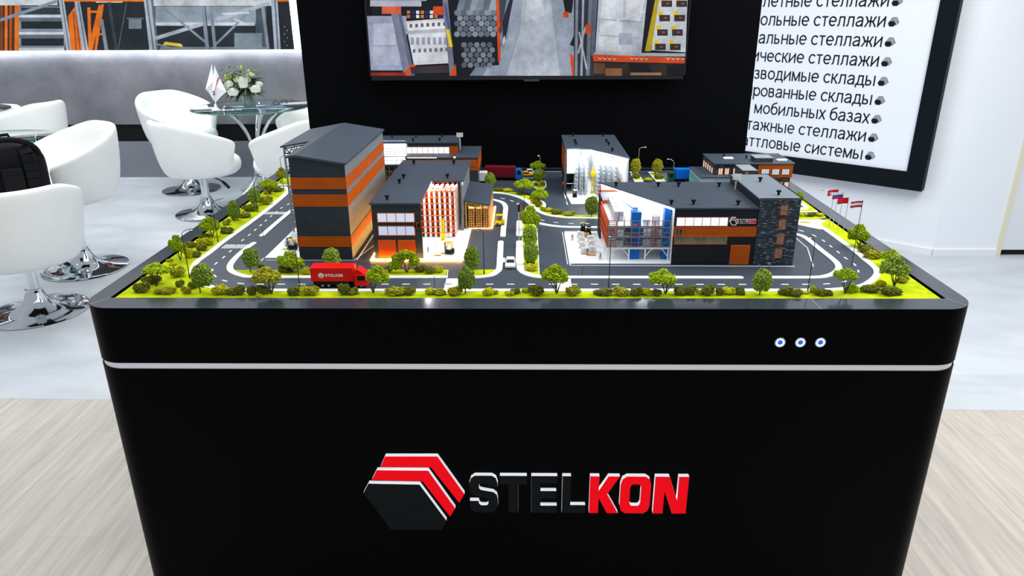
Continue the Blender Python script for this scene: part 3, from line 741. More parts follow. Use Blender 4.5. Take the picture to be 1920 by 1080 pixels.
lawn(P2([(866, 506), (929.8, 506), (931.5, 509), (921, 516), (904, 519), (866, 520)]))
lawn(P2([(978.5, 453.5), (979.5, 500), (984, 508), (993, 514), (1010, 518), (1009.5, 500), (1007.2, 455), (1005, 418), (1002, 398), (995, 384), (985, 390), (979, 412)]))
lawn(P2([(905, 357), (922, 357.5), (950, 358), (970, 362), (989.6, 366.6), (1007.8, 375.5), (1019, 386.3), (1027, 393), (1048, 399), (1079, 403.5), (1124, 404.4), (1124, 408.5), (1079, 408.3), (1054.5, 407), (1028.5, 403), (1010, 395.8), (998, 386), (989.6, 378), (976.7, 371), (957, 365), (937, 362), (905, 361)]))
lawn(P2([(1001.3, 341), (1022, 340.3), (1023.6, 350), (1019.5, 354.3), (1006.5, 354.5), (1000.7, 350.7)]), G+.0026)
ISL = P2([(1001.3, 341), (1022, 340.3), (1023.6, 350), (1019.5, 354.3), (1006.5, 354.5), (1000.7, 350.7)]); ISL.append(ISL[0])
mb = MB(); ribbon(mb, ISL, .006, G-.001, KZ+.001); mb.build('kerb', KERB, board)
for q in ([(1180.4, 323), (1194.5, 323), (1207, 341), (1190, 341.5)], [(1214.8, 323), (1231.5, 323), (1249, 341), (1231, 341.5)]):
    mb = MB(); mb.flat([tuple(p) for p in P2(q)], G-.001, KZ); mb.build('kerb', KERB, board)
    c = sum((g2(*p) for p in q), Vector((0, 0)))/4
    mb = MB(); mb.flat([tuple(c+(g2(*p)-c)*Vector((1, 1)).x*0.72) for p in q], G, KZ+.0008); mb.build('lawn', GRASS, board)
# the lawns and the white forecourt beside the stone tower
mb = MB(); mb.flat([tuple(p) for p in P2([(1470, 412), (1537, 412), (1548, 414.5), (1540, 419), (1542, 424), (1549, 430.5), (1537, 430.5), (1519, 427), (1497, 422), (1470, 420)])], G-.001, KZ-.0004); mb.build('forecourt', KERB, board)
lawn(P2([(1470, 400.5), (1540, 400.5), (1549, 408), (1535, 411), (1470, 411)]), G+.0014)
lawn(P2([(1478, 360), (1500, 371), (1533, 396.5), (1470, 396.5)]), G+.0012)
mb = MB(); ribbon(mb, P2([(1470, 398.2), (1533, 397.4)]), .01, G-.001, KZ); mb.build('kerb', KERB, board)
mb = MB(); mb.flat([tuple(p) for p in P2([(1480, 380), (1502, 379), (1517, 389.5), (1514, 393.5), (1480, 395)])], G-.001, KZ); mb.build('kerb', KERB, board)
mb = MB(); mb.flat([tuple(p) for p in P2([(1480, 384), (1499, 384), (1508, 389.5), (1480, 391.5)])], G, KZ+.0004); mb.build('parking_bay', ASPHALT, board)
mb = MB(); mb.flat([(p.x, p.y) for p in [g2(1509, 418)+Vector((.017*math.cos(2*PI*k/20), .009*math.sin(2*PI*k/20))) for k in range(20)]], G, KZ+.0006); mb.build('flower_bed', mat('model_dry_flock', (170, 164, 70), .9, var=.25, scale=150), board)

# painted road marks
MARK = mat('road_paint', (244, 246, 248), 0.6, var=0.02, scale=200)
def dashes(line, period, length, w=0.0042, start=0.0):
    pts = smooth2(P2(line), 8); acc = [0]
    for a, b in zip(pts, pts[1:]): acc.append(acc[-1]+(b-a).length)
    def at(s):
        for i in range(len(acc)-1):
            if acc[i+1] >= s: t = (s-acc[i])/max(1e-9, acc[i+1]-acc[i]); return pts[i].lerp(pts[i+1], t)
        return pts[-1]
    s = start; mb = MB()
    while s+length < acc[-1]:
        ribbon(mb, [at(s), at(s+length/2), at(s+length)], w, G-.0005, G+.0004); s += period
    mb.build('lane_dashes', MARK, board)
dashes([(543.7, 381.5), (529, 389), (507.4, 406), (498, 414), (477, 432.6), (465.6, 442), (453, 452), (417.5, 484), (404, 495), (398, 507), (405, 519), (424.7, 527.5), (456.5, 532), (497, 533), (700, 533), (960, 533), (1240, 533.3), (1500, 533.3), (1560, 531.5), (1595, 525), (1608, 516), (1609, 507), (1601, 494.6), (1584, 483), (1570, 471.6), (1556, 460.6), (1542, 450), (1524, 440.5), (1499.5, 432), (1480, 428)], 0.0528, 0.0185)
dashes([(915, 369.3), (930, 370.2), (943, 372.3), (960.5, 377), (974, 385)], 0.05, 0.02)
dashes([(995, 404), (1015, 412.6), (1044.4, 417.3), (1075.6, 419.3), (1122, 419.5)], 0.05, 0.016, start=.012)
def stripes(a, b, c, d, n, fill=0.55, z=G+.0004):      # stripes from edge a-b to edge d-c
    A, B, C_, D = P2([a, b, c, d]); mb = MB()
    for i in range(n):
        t0 = i/n; t1 = t0+fill/n
        mb.flat([tuple(A.lerp(B, t0)), tuple(A.lerp(B, t1)), tuple(D.lerp(C_, t1)), tuple(D.lerp(C_, t0))], G-.0005, z)
    mb.build('zebra_crossing', MARK, board)
stripes((424, 458.5), (473, 458.5), (465, 465.8), (414, 465.8), 10)
stripes((499, 397.3), (541, 397.3), (534, 402), (490, 402), 10)
stripes((942.8, 492), (968.5, 492), (968, 483.5), (943.2, 483.5), 4, .6)
stripes((832, 541.8), (837.5, 522), (859, 522), (858.5, 541.8), 8, .8)
stripes((1045, 543.8), (1045, 522.6), (1070, 522.6), (1072.6, 543.8), 8, .8)
mb = MB()
for line in ([(1058.5, 437), (1069, 497.8), (1257, 498.5), (1490, 499.5)], [(697.5, 490), (712, 473)], [(489, 489), (494.5, 484.5)]): ribbon(mb, P2(line), .0034, G-.0005, G+.0004)
for line in ([(499, 487.5), (560, 488), (664, 488), (700, 461)], [(1493, 447), (1514, 465), (1525, 500)], [(838, 521), (840, 506)], [(1007, 428), (1011, 518)], [(1052.5, 327), (1063, 383)], [(1022, 321.6), (1052, 321.8)], [(1057, 362), (1064.5, 384)]): ribbon(mb, P2(line), .0024, G-.0005, G+.0004)
for k in range(4): ribbon(mb, P2([(1000-k*9, 333.6-k*.2), (978+2-k*9, 333.4-k*.2)]), .0024, G-.0005, G+.0004)
for k in range(5): ribbon(mb, P2([(1236+k*1.8, 326+k*3.2), (1250+k*1.8, 325.8+k*3.2)]), .0024, G-.0005, G+.0004)
for k in range(3): ribbon(mb, P2([(965, 341.5+k*4), (971, 341.5+k*4)]), .003, G-.0005, G+.0004)
mb.build('parking_lines', MARK, board)

# ================================================================== MODEL BUILDINGS
LEDWARM = glow((255, 180, 84), 70.0)
LEDSOFT = glow((255, 200, 130), 14.0)
LEDCOOL = glow((235, 244, 255), 14.0)
LITPANE = glow((246, 249, 255), 1.05)
FRAME_O = mat('window_orange_frame', (206, 96, 34), 0.5, var=0.03)
GLASSY = mat('model_reflective_pane', (96, 116, 112), 0.12, 0.3, var=0.25, scale=60)
RUST = mat('model_rust_beam', (196, 78, 40), 0.5, var=0.08, scale=80)


def stone_material():
    m = mat('model_dark_stone', (46, 54, 64), 0.6, var=0.0)
    nt = m.node_tree; p = nt.nodes['Principled BSDF']; N = nt.nodes.new; L = nt.links.new
    tc = N('ShaderNodeTexCoord'); sx = N('ShaderNodeSeparateXYZ'); ad = N('ShaderNodeMath'); ad.operation = 'ADD'; cb = N('ShaderNodeCombineXYZ')
    bk = N('ShaderNodeTexBrick'); bk.inputs['Scale'].default_value = 1.0; bk.inputs['Brick Width'].default_value = 0.017; bk.inputs['Row Height'].default_value = 0.0034
    bk.inputs['Mortar Size'].default_value = 0.00012; bk.inputs['Bias'].default_value = -0.25
    bk.inputs['Color1'].default_value = rgb(40, 48, 58); bk.inputs['Color2'].default_value = rgb(72, 82, 94); bk.inputs['Mortar'].default_value = rgb(28, 33, 40)
    nz = N('ShaderNodeTexNoise'); nz.inputs['Scale'].default_value = 1.0; nz.inputs['Detail'].default_value = 0
    mp = N('ShaderNodeMapping'); mp.inputs['Scale'].default_value = (75, 75, 300)
    rp = N('ShaderNodeValToRGB'); rp.color_ramp.interpolation = 'CONSTANT'; e = rp.color_ramp.elements
    e[0].position = 0.0; e[0].color = (0, 0, 0, 1); e[1].position = 0.66; e[1].color = rgb(128, 138, 150)
    mx = N('ShaderNodeMix'); mx.data_type = 'RGBA'; mx.blend_type = 'LIGHTEN'; mx.inputs['Factor'].default_value = 0.8
    L(tc.outputs['Object'], sx.inputs[0]); L(sx.outputs['X'], ad.inputs[0]); L(sx.outputs['Y'], ad.inputs[1]); L(ad.outputs[0], cb.inputs['X']); L(sx.outputs['Z'], cb.inputs['Y'])
    L(cb.outputs[0], bk.inputs['Vector']); L(tc.outputs['Object'], mp.inputs['Vector']); L(mp.outputs['Vector'], nz.inputs['Vector']); L(nz.outputs['Fac'], rp.inputs['Fac'])
    L(bk.outputs['Color'], mx.inputs[6]); L(rp.outputs['Color'], mx.inputs[7]); L(mx.outputs[2], p.inputs['Base Color'])
    return m


STONE = stone_material()


def vents(root, pts, z, s=1.0):
    for px, py in pts:
        c = atz(px, py, z)
        MB().cyl(c-Vector((0, 0, .001)), c+Vector((0, 0, .008*s)), .0032*s, n=8).cyl(c+Vector((0, 0, .008*s)), c+Vector((0, 0, .0125*s)), .0058*s, .0064*s, n=10).build('roof_vent', MATTEBLACK, root)


def window_row(root, y, px0, px1, py0, py1, n, pane, frame=FRAME_O, bars=0.0016, pname='window'):
    """a window with n panes on a wall facing the viewer at depth y, from its photo corners"""
    a = aty(px0, py1, y); b = aty(px1, py0, y)
    return window_box(root, y, a.x, b.x, a.z, b.z, n, pane, frame, bars, pname)


def window_box(root, y, x0, x1, z0, z1, n, pane, frame=FRAME_O, bars=0.0016, pname='window', rows=1):
    mb = MB(); w = bars
    mb.box(x0-w, x1+w, y-.0022, y, z1, z1+w).box(x0-w, x1+w, y-.0022, y, z0-w, z0).box(x0-w, x0, y-.0022, y, z0, z1).box(x1, x1+w, y-.0022, y, z0, z1)
    for k in range(1, n): x = x0+(x1-x0)*k/n; mb.box(x-w/2, x+w/2, y-.002, y, z0, z1)
    for k in range(1, rows): z = z0+(z1-z0)*k/rows; mb.box(x0, x1, y-.0019, y, z-w/2.4, z+w/2.4)
    f = mb.build(pname, frame, root)
    MB().box(x0, x1, y-.0012, y, z0, z1).build('pane', pane, f)
    return f


def shutter_door(root, y, x0, x1, z0, z1, n=12, m=None):
    mb = MB(); h = (z1-z0)/n
    for k in range(n): mb.hexa([(x0, y-.0022, z0+k*h), (x1, y-.0022, z0+k*h), (x1, y, z0+k*h), (x0, y, z0+k*h), (x0, y-.0008, z0+(k+.92)*h), (x1, y-.0008, z0+(k+.92)*h), (x1, y, z0+(k+.92)*h), (x0, y, z0+(k+.92)*h)])
    return mb.build('roller_door', m or PORANGE, root)


def letter_sign(root, y, px0, px1, py0, py1, ch, ink, back=MATTEBLACK):
    a = aty(px0, py1, y); b = aty(px1, py0, y); h = b.z-a.z
    mb = MB().box(a.x, b.x, y-.004, y, a.z, b.z); mb.mi = 1
    t = .001; mb.box(a.x, b.x, y-.0046, y-.004, b.z-t, b.z).box(a.x, b.x, y-.0046, y-.004, a.z, a.z+t).box(a.x, a.x+t, y-.0046, y-.004, a.z, b.z).box(b.x-t, b.x, y-.0046, y-.004, a.z, b.z)
    s = mb.build('building_sign', [back, ink], root)
    M = Matrix(((1, 0, 0, (a.x+b.x)/2), (0, 0, -1, y-.0042), (0, 1, 0, a.z+h*.24), (0, 0, 0, 1)))
    text_mesh(ch, h*.56, ink, 'sign_letter', s, M @ Matrix.Translation((-h*.18, 0, 0)), .16)
    return s


def rack_frame(mb, x0, x1, y0, y1, z0, z1, nx, nz, r=0.0012, brace=True):
    xs = [x0+(x1-x0)*i/nx for i in range(nx+1)]
    for x in xs:
        for y in (y0, y1): mb.box(x-r, x+r, y-r, y+r, z0, z1)
        if brace:
            for k in range(nz): za, zb = z0+(z1-z0)*k/nz, z0+(z1-z0)*(k+1)/nz; mb.bar((x, y0 if k % 2 else y1, za), (x, y1 if k % 2 else y0, zb), r*1.2)
    for k in range(1, nz+1):
        z = z0+(z1-z0)*k/nz-.002
        for y in (y0, y1): mb.box(x0, x1, y-r*.8, y+r*.8, z-r*1.2, z+r*1.2)
    return mb


def white_goods(mb, x0, x1, y0, y1, z0, h, rnd):
    mb.box(x0, x1, y0, y1, z0+.003, z0+h)
    for k in range(3): mb.box(x0, x1, y0+(y1-y0)*(.05+.38*k), y0+(y1-y0)*(.18+.38*k), z0, z0+.003)


# ------------------------------------------------------------------ tall gabled warehouse with orange stripes (left)
b1 = thing('tall_warehouse', (-.60, 2.15, G), 'tall charcoal gabled model warehouse with orange stripes on the left half of the layout', 'model building')
x0, x1, y0, y1, ze, zr, xr = -.620, -.474, 1.877, 2.425, 1.163, 1.184, -.602
MB().prism([(x0, y0, G), (x1, y0, G), (x1, y0, ze), (xr, y0, zr), (x0, y0, 1.181)], (0, .006, 0)).build('front_wall', DARKWALL, b1)
MB().box(x1-.006, x1, y0+.006, y1, G, ze).build('side_wall', siding('model_lit_cladding', (124, 131, 139), 0.4, 0.0055), b1)  # lighter than the front: light on right-hand walls put into the colour
MB().prism([(-.712, y1-.006, G), (x1-.006, y1-.006, G), (x1-.006, y1-.006, ze), (xr, y1-.006, zr), (-.712, y1-.006, ze)], (0, .006, 0)).build('rear_wall', DARKWALL, b1)
MB().box(x0, x0+.004, y0+.006, y1-.006, G, 1.178).build('inner_wall', PWHITE, b1)
for za, zb in ((1.095, 1.126), (1.047, 1.080), (.933, .963)):
    MB().box(x0-.001, x1+.0015, y0-.0012, y0+.001, za, zb).build('orange_stripe', ORANGE, b1)
    MB().box(x1-.001, x1+.0015, y0+.001, y1-.002, za, zb).build('orange_stripe', ORANGE, b1)
MB().prism([(xr, y0-.006, zr+.003), (x1+.006, y0-.006, ze+.002), (x1+.006, y0-.006, ze-.003), (xr, y0-.006, zr-.003)], (0, y1-y0+.012, 0)).build('roof_slope', ROOFM, b1)
MB().prism([(xr-.0005, 2.105, zr+.003), (xr-.0005, 2.105, zr-.003), (-.720, 2.118, ze-.003), (-.720, 2.118, ze+.002)], (0, y1+.006-2.112, 0)).build('roof_slope', ROOFM, b1)
MB().prism([(xr, y0-.006, zr+.003), (xr, y0-.006, zr-.003), (x0-.006, y0-.006, 1.178), (x0-.006, y0-.006, 1.183)], (0, .24, 0)).build('roof_eave', ROOFM, b1)
mb = MB()
for yy in (2.125, 2.225, 2.325, 2.415): mb.box(-.7135, -.7085, yy-.0025, yy+.0025, G, ze-.003)
for k in range(9): z = G+.03+k*.029; mb.box(-.7128, -.7095, 2.125, 2.415, z, z+.0022)
mb.build('bay_columns', STEEL, b1)
mb = MB(); mb.bar((-.71, 2.122, ze-.006), (-.62, 2.122, zr-.010), .003).bar((-.71, 2.122, ze-.020), (-.62, 2.122, ze-.014), .003)
for k in range(6):
    u0, u1 = k/6, (k+1)/6; mb.bar((-.71+.09*u0, 2.122, ze-.019+.005*u0), (-.71+.09*(u0+.08), 2.122, ze-.007+.014*u0), .002).bar((-.71+.09*(u0+.08), 2.122, ze-.007+.014*u0), (-.71+.09*u1, 2.122, ze-.019+.005*u1), .002)
mb.build('roof_truss', MATTEBLACK, b1)
mb = MB(); rack_frame(mb, -.70, -.63, 2.16, 2.40, G+.003, ze-.025, 3, 10, .0015); mb.build('storage_rack', PWHITE, b1)
mb = MB(); rnd = random.Random(4)
for k in range(9):
    for i in range(3):
        if rnd.random() < .85: x = -.698+i*.0233; white_goods(mb, x, x+.018, 2.17, 2.385, G+.006+k*.0243, .017, rnd)
mb.build('stored_goods', PGREY, b1)
MB().box(-.722, x0, 1.887, 2.18, G, G+.003).build('loading_floor', KERB, b1)
MB().bar((x1+.012, y0, G+.0006), (x1+.012, y1, G+.0006), .003, .0012).build('kerb_line', KERB, b1)
MB().bar((-.70, 2.14, ze-.027), (-.70, 2.41, ze-.027), .004, .002).build('led_strip', LEDCOOL, b1)

# ------------------------------------------------------------------ flat roofed warehouse with the orange drive-in racks (centre left)
b2 = thing('racking_warehouse', (-.30, 2.16, G), 'charcoal flat roofed model warehouse cut open to show tall orange racking', 'model building')
X0, X1, XC, Y0, YC, Y1, ZR = -.413, -.188, -.279, 1.885, 2.150, 2.447, 1.050
MB().box(X0, XC, Y0, Y0+.006, G+.002, ZR).build('front_wall', DARKWALL, b2)
MB().box(X0, X0+.006, Y0+.006, Y1, G+.002, ZR).build('side_wall', DARKWALL, b2)
MB().box(X1-.006, X1, YC, Y1, G+.002, ZR).build('side_wall', MATS['model_lit_cladding'], b2)
MB().box(X0+.006, X1-.006, Y1-.006, Y1, G+.002, ZR).build('rear_wall', PWHITE, b2)
MB().flat([(X0-.004, Y0-.004), (XC, Y0-.004), (XC, YC), (X1+.004, YC), (X1+.004, Y1+.004), (X0-.004, Y1+.004)], ZR, ZR+.005).build('roof', ROOFM, b2)
MB().box(-.352, -.349, Y0+.006, Y1-.006, G+.003, ZR-.0005).build('partition_wall', PWHITE, b2)
MB().flat([(X0, Y0-.004), (-.172, Y0-.004), (-.172, 2.168), (X1, 2.168), (X1, Y1), (X0, Y1)], G, G+.0025).build('floor_slab', KERB, b2)
window_row(b2, Y0, 709, 776, 400.3, 416.2, 4, glow((214, 222, 238), .95), bars=.0018)
window_row(b2, Y0, 711, 777, 424.8, 440.8, 4, glow((196, 212, 238), .95), bars=.0018)
for a, b in ((711.5, 741.5), (748.5, 778.5)):
    p = aty(a, 484.5, Y0); q = aty(b, 450, Y0); shutter_door(b2, Y0, p.x, q.x, G+.003, q.z, 13)
letter_sign(b2, Y0, 776.5, 789, 416, 427.5, 'Г', PORANGE)
vents(b2, [(726, 375), (749, 344), (757, 334.5), (776, 308), (851, 308), (839, 334)], ZR+.005)
mb = MB(); t = .004
for a, b in (((X0-.010, Y0-.012), (X0-.010, Y1)), ((X0-.010, Y0-.012), (-.170, Y0-.012))): mb.bar((*a, G+.001), (*b, G+.001), .0026, .0024)
MB().bar((-.1685, Y0-.012, G+.001), (-.1685, 2.165, G+.001), .0042, .002).build('led_strip', LEDSOFT, b2)
mb.build('led_strip', LEDWARM, b2)
RED_DK = mat('model_rack_red', (150, 44, 26), 0.5, var=0.12, scale=90)
xs = [-.3416+.0153*k for k in range(10)]
rz = [G+.003+.0181*k for k in range(9)]
for k in range(9):
    xa, xb = xs[k], xs[k]+.0153
    mb = MB()
    for r in range(13):
        y = 2.077+r*.0275
        for x in (xa+.0014, xb-.0024): mb.box(x-.0014, x+.0014, y-.001, y+.001, G+.003, rz[8]-.003)
    mb.mi = 1
    for z in rz[1:]:
        for y in (2.0765, 2.2, 2.32, 2.40): mb.box(xa+.001, xb-.002, y-.0014, y+.0012, z-.0062, z-.002)
        for x in (xa+.0025, xb-.0035): mb.box(x-.0008, x+.0008, 2.0775, 2.41, z-.0052, z-.0038)
    mb.mi = 2
    rr = random.Random(k)
    for iz in range(8):
        for r in range(6):
            if rr.random() < .93: mb.box(xa+.003, xb-.004, 2.081+r*.055, 2.125+r*.055, rz[iz]+.0002, rz[iz]+.0105)
    mb.build('rack_row', [PWHITE, PORANGE, RED_DK], b2)
MB().bar((XC-.003, 1.90, ZR-.0015), (XC-.003, YC, ZR-.0015), .003, .002).build('led_strip', LEDCOOL, b2)
l_ = area_light('warehouse_light', (-.235, 2.162, ZR-.0035), .10, .02, .42, (1, .97, .93)); l_.rotation_euler = (math.radians(-50), 0, 0)
l_ = area_light('warehouse_light', (XC-.004, 2.02, ZR-.003), .02, .2, .2, (1, .97, .93)); l_.rotation_euler = (0, math.radians(-25), 0)

# ------------------------------------------------------------------ timber pallet shed on its right
b3 = thing('pallet_shed', (-.147, 2.3, G), 'small grey roofed model shed filled with timber pallets beside the orange racking', 'model building')
TIMBER = mat('model_pallet_timber', (216, 170, 104), 0.7, var=0.15, scale=90)
sx0, sx1, sy0, sy1 = -.1845, -.104, 2.177, 2.44
MB().prism([(sx0-.0025, sy0-.004, .986), (sx1-.002, sy0-.004, .973), (sx1-.002, sy0-.004, .969), (sx0-.0025, sy0-.004, .982)], (0, sy1-sy0+.006, 0)).build('roof', ROOFM, b3)
mb = MB()
for x, z in ((sx0+.003, .982), (sx1-.006, .970)):
    for y in (sy0+.002, sy0+.09, sy0+.18, sy1-.003): mb.box(x-.002, x+.002, y-.002, y+.002, G, z)
mb.bar((sx0+.003, sy0+.001, .980), (sx1-.006, sy0+.001, .968), .003).bar((sx0+.003, sy0+.001, .968), (sx1-.006, sy0+.001, .960), .0025)
for k in range(7): u = k/7; mb.bar((sx0+.003+.0715*u, sy0+.001, .968-.008*u), (sx0+.003+.0715*(u+.07), sy0+.001, .979-.012*u), .0016).bar((sx0+.003+.0715*(u+.07), sy0+.001, .979-.012*u), (sx0+.003+.0715*(u+.14), sy0+.001, .966-.008*u), .0016)
mb.build('timber_frame', TIMBER, b3)
MB().box(sx0, sx1, sy0-.001, sy1, G, G+.002).build('floor_slab', TIMBER, b3)
for k in range(3):
    mb = MB(); x = sx0+.010+k*.0235
    for r in range(4):
        for z in range(8):
            zz = G+.0025+z*.0078; y = sy0+.008+r*.058
            mb.box(x, x+.018, y, y+.05, zz+.004, zz+.0056)
            for q in (0, .0072, .0144): mb.box(x+q, x+q+.0036, y, y+.05, zz, zz+.004)
    mb.build('pallet_stack', TIMBER, b3)
MB().bar((sx1+.003, sy0+.002, G+.0015), (sx1+.003, sy1, G+.0015), .0045, .002).bar((sx0+.012, sy0-.003, G+.0012), (sx1, sy0-.003, G+.0012), .0014, .001).build('led_strip', LEDSOFT, b3)
l_ = area_light('shed_light', (-.147, 2.20, .962), .06, .03, .03, (1, .78, .5))
l_.rotation_euler = (math.radians(-25), 0, 0)

# ------------------------------------------------------------------ two storey orange and grey hall at the back left
b4 = thing('two_storey_hall', (-.36, 2.82, G), 'two storey orange and grey model hall at the back left against the black partition', 'model building')
ly, lz = 2.70, 1.0125; uy, uz = 2.775, 1.056
MB().box(-.448, -.176, ly, ly+.006, G, lz).build('front_wall', DARKWALL, b4)
MB().box(-.447, -.1775, ly-.0012, ly, .967, 1.0085).build('orange_band', ORANGE, b4)
MB().box(-.182, -.176, ly+.006, 2.93, G, lz).build('side_wall', DARKWALL, b4)
MB().box(-.177, -.1748, ly, 2.925, .962, lz-.002).build('orange_band', ORANGE, b4)
MB().box(-.60, -.258, 2.924, 2.93, G, uz).build('rear_wall', PWHITE, b4)
MB().box(-.258, -.182, 2.924, 2.93, G, lz).build('rear_wall', DARKWALL, b4)
MB().box(-.450, -.173, ly-.003, 2.933, lz, lz+.004).build('lower_roof', ROOFM, b4)
MB().box(-.45, -.258, uy, uy+.006, lz+.004, uz).build('upper_wall', DARKWALL, b4)
MB().box(-.264, -.258, uy+.006, 2.924, lz+.004, uz).build('upper_side_wall', DARKWALL, b4)
MB().box(-.60, -.254, uy-.004, 2.933, uz, uz+.004).build('upper_roof', ROOFM, b4)
p, q = aty(762.5, 288, uy), aty(842, 276, uy)
window_box(b4, uy, p.x, q.x, p.z, q.z, 8, LITPANE, bars=.0012)
p, q = aty(842.5, 288.5, uy), aty(858, 274.5, uy); MB().box(p.x, q.x, uy-.0016, uy, p.z, q.z).build('orange_panel', ORANGE, b4)
letter_sign(b4, ly-.001, 880.5, 889.5, 302.5, 311, 'В', mat('sign_letter_grey', (150, 120, 110), .5, var=.05), ORANGE)
vents(b4, [(735.5, 259), (780, 258), (829, 257), (774.5, 265.5), (824.5, 265)], uz+.004, .9)
MB().bar((-.44, ly-.0035, lz+.0035), (-.33, ly-.0035, lz+.0035), .0009, .0009).ell((-.262, ly-.0035, lz+.0045), .003, .003, .003, 8, 6).build('led_strip', LEDCOOL, b4)
c = aty(862, 262, 2.80); mb = MB().cyl((c.x, 2.80, uz-.03), (c.x, 2.80, uz+.035), .0012, n=6)
for k in range(4): mb.box(c.x-.012, c.x+.013, 2.797, 2.80, uz+.020+k*.0042, uz+.023+k*.0042)
mb.build('roof_aerial', PWHITE, b4)
mb = MB()
MB().box(-.60, -.452, 2.72, 2.924, .985, .988).build('mezzanine_floor', KERB, b4)
rack_frame(mb, -.560, -.452, 2.72, 2.90, G, .985, 5, 4, .0012); mb.build('steel_stilts', STEEL, b4)
mb = MB(); rack_frame(mb, -.560, -.452, 2.73, 2.90, .988, 1.016, 6, 2, .0009); mb.build('rack_row', STEEL, b4)
for k in range(4): MB().box(-.545+k*.024, -.530+k*.024, 2.74, 2.78, G+.02+(k % 2)*.03, G+.032+(k % 2)*.03).build('stored_crate', RUST, b4)
MB().box(-.60, -.452, 2.716, 2.72, G, .984).build('open_bay_back', MATTEBLACK, b4).location.y += .19
MB().box(-.455, -.449, uy, 2.924, lz, uz).build('partition_wall', PWHITE, b4)
l_ = area_light('hall_bay_light', (-.51, 2.79, uz-.004), .10, .04, .7, (1, 1, 1)); l_.rotation_euler = (math.radians(30), 0, 0)

# ------------------------------------------------------------------ grey rack hall at the back centre
b5 = thing('high_bay_hall', (.25, 2.7, G), 'bright white lit model hall of tall grey racks at the back centre', 'model building')
hx0, hx1, hy0, hym, hy1, hz = .150, .353, 2.60, 2.42, 2.884, 1.064
MB().flat([(hx0-.003, hy0-.003), (.234, hy0-.003), (hx1+.003, hym-.003), (hx1+.003, hy1+.003), (hx0-.003, hy1+.003)], hz, hz+.004).build('roof', ROOFM, b5)
MB().box(hx0, hx0+.005, hy0, hy1, G, hz).build('side_wall', DARKWALL, b5)
MB().box(hx0-.0012, hx0, hy0+.02, hy1-.02, .97, 1.045).build('orange_panel', ORANGE, b5)
MB().box(hx1-.005, hx1, hym, hy1, G, hz).build('side_wall', PWHITE, b5)
MB().box(hx0+.005, hx1-.005, hy1-.005, hy1, G, hz).build('rear_wall', PWHITE, b5)
vents(b5, [(1074, 256), (1131, 256), (1078, 267), (1080, 272.5), (1137, 267), (1141, 272.5), (1148, 284)], hz+.004, .9)
MB().flat([(.166, 2.468), (.345, 2.468), (.345, 2.60), (.345, 2.87), (.156, 2.87), (.156, 2.60)], G, G+.0025).build('floor_slab', KERB, b5)
p = aty(1059.5, 325.5, hy0+.01); q = aty(1083.5, 279, hy0+.01)
MB().box(p.x, q.x, hy0+.008, hy0+.012, p.z, hz).build('office_wall', PWHITE, b5)
MB().box(p.x, q.x, hy0+.012, hy0+.12, p.z, p.z+.003).build('office_floor', PWHITE, b5)
MB().box(q.x-.003, q.x, hy0+.012, hy0+.12, G+.002, hz).build('office_side', PWHITE, b5)
MB().box(p.x, q.x-.003, hy0+.118, hy0+.122, G+.002, p.z).build('dark_bay', mat('opening_shade', (40, 50, 58), .2, var=.2, scale=40), b5)  # dark sheet standing in for the shade inside the opening
mb = MB().box(p.x, p.x+.002, hy0+.008, hy0+.012, G, p.z).box(p.x, q.x, hy0+.008, hy0+.011, p.z-.038, p.z-.0365); mb.build('bay_frame', PWHITE, b5)
for k, xx in enumerate((.190, .208, .226, .268, .284, .302, .322)):
    mb = MB(); ya = 2.575 if k < 3 else (2.56-.8*(xx-.26))
    for r in range(10):
        y = ya+.01+r*(2.86-ya)/10
        for dx in (-.0045, .0045): mb.box(xx+dx-.0007, xx+dx+.0007, y-.0007, y+.0007, G+.002, 1.018)
        for z in range(8): za = G+.004+z*.0148; mb.bar((xx-.0045, y, za), (xx+.0045, y, za+.014), .0007)
    for z in range(8): mb.box(xx-.005, xx+.005, ya+.01, 2.86, G+.016+z*.0148, G+.0167+z*.0148)
    mb.build('rack_row', mat('model_galvanised', (190, 197, 204), .5, .1, var=.06), b5)
p, q = aty(1160, 335, 2.5), aty(1178, 300, 2.5)
mb = MB().box(hx1-.0075, hx1-.005, 2.46, 2.62, .925, .93).box(hx1-.0075, hx1-.005, 2.46, 2.62, .95, .955).box(hx1-.0075, hx1-.005, 2.46, 2.464, .925, .955); mb.build('orange_frame', RUST, b5)
MB().bar((.236, hy0-.003, hz-.001), (hx1-.004, hym-.001, hz-.001), .003, .002).build('led_strip', LEDCOOL, b5)
l_ = area_light('hall_bay_light', (.265, 2.68, hz-.003),   .14, .30, 1.1, (.97, .99, 1))
l_ = area_light('hall_bay_light', (.18, 2.56, hz-.002), .04, .05, .12, (.97, .99, 1)); l_.rotation_euler = (math.radians(40), 0, 0)

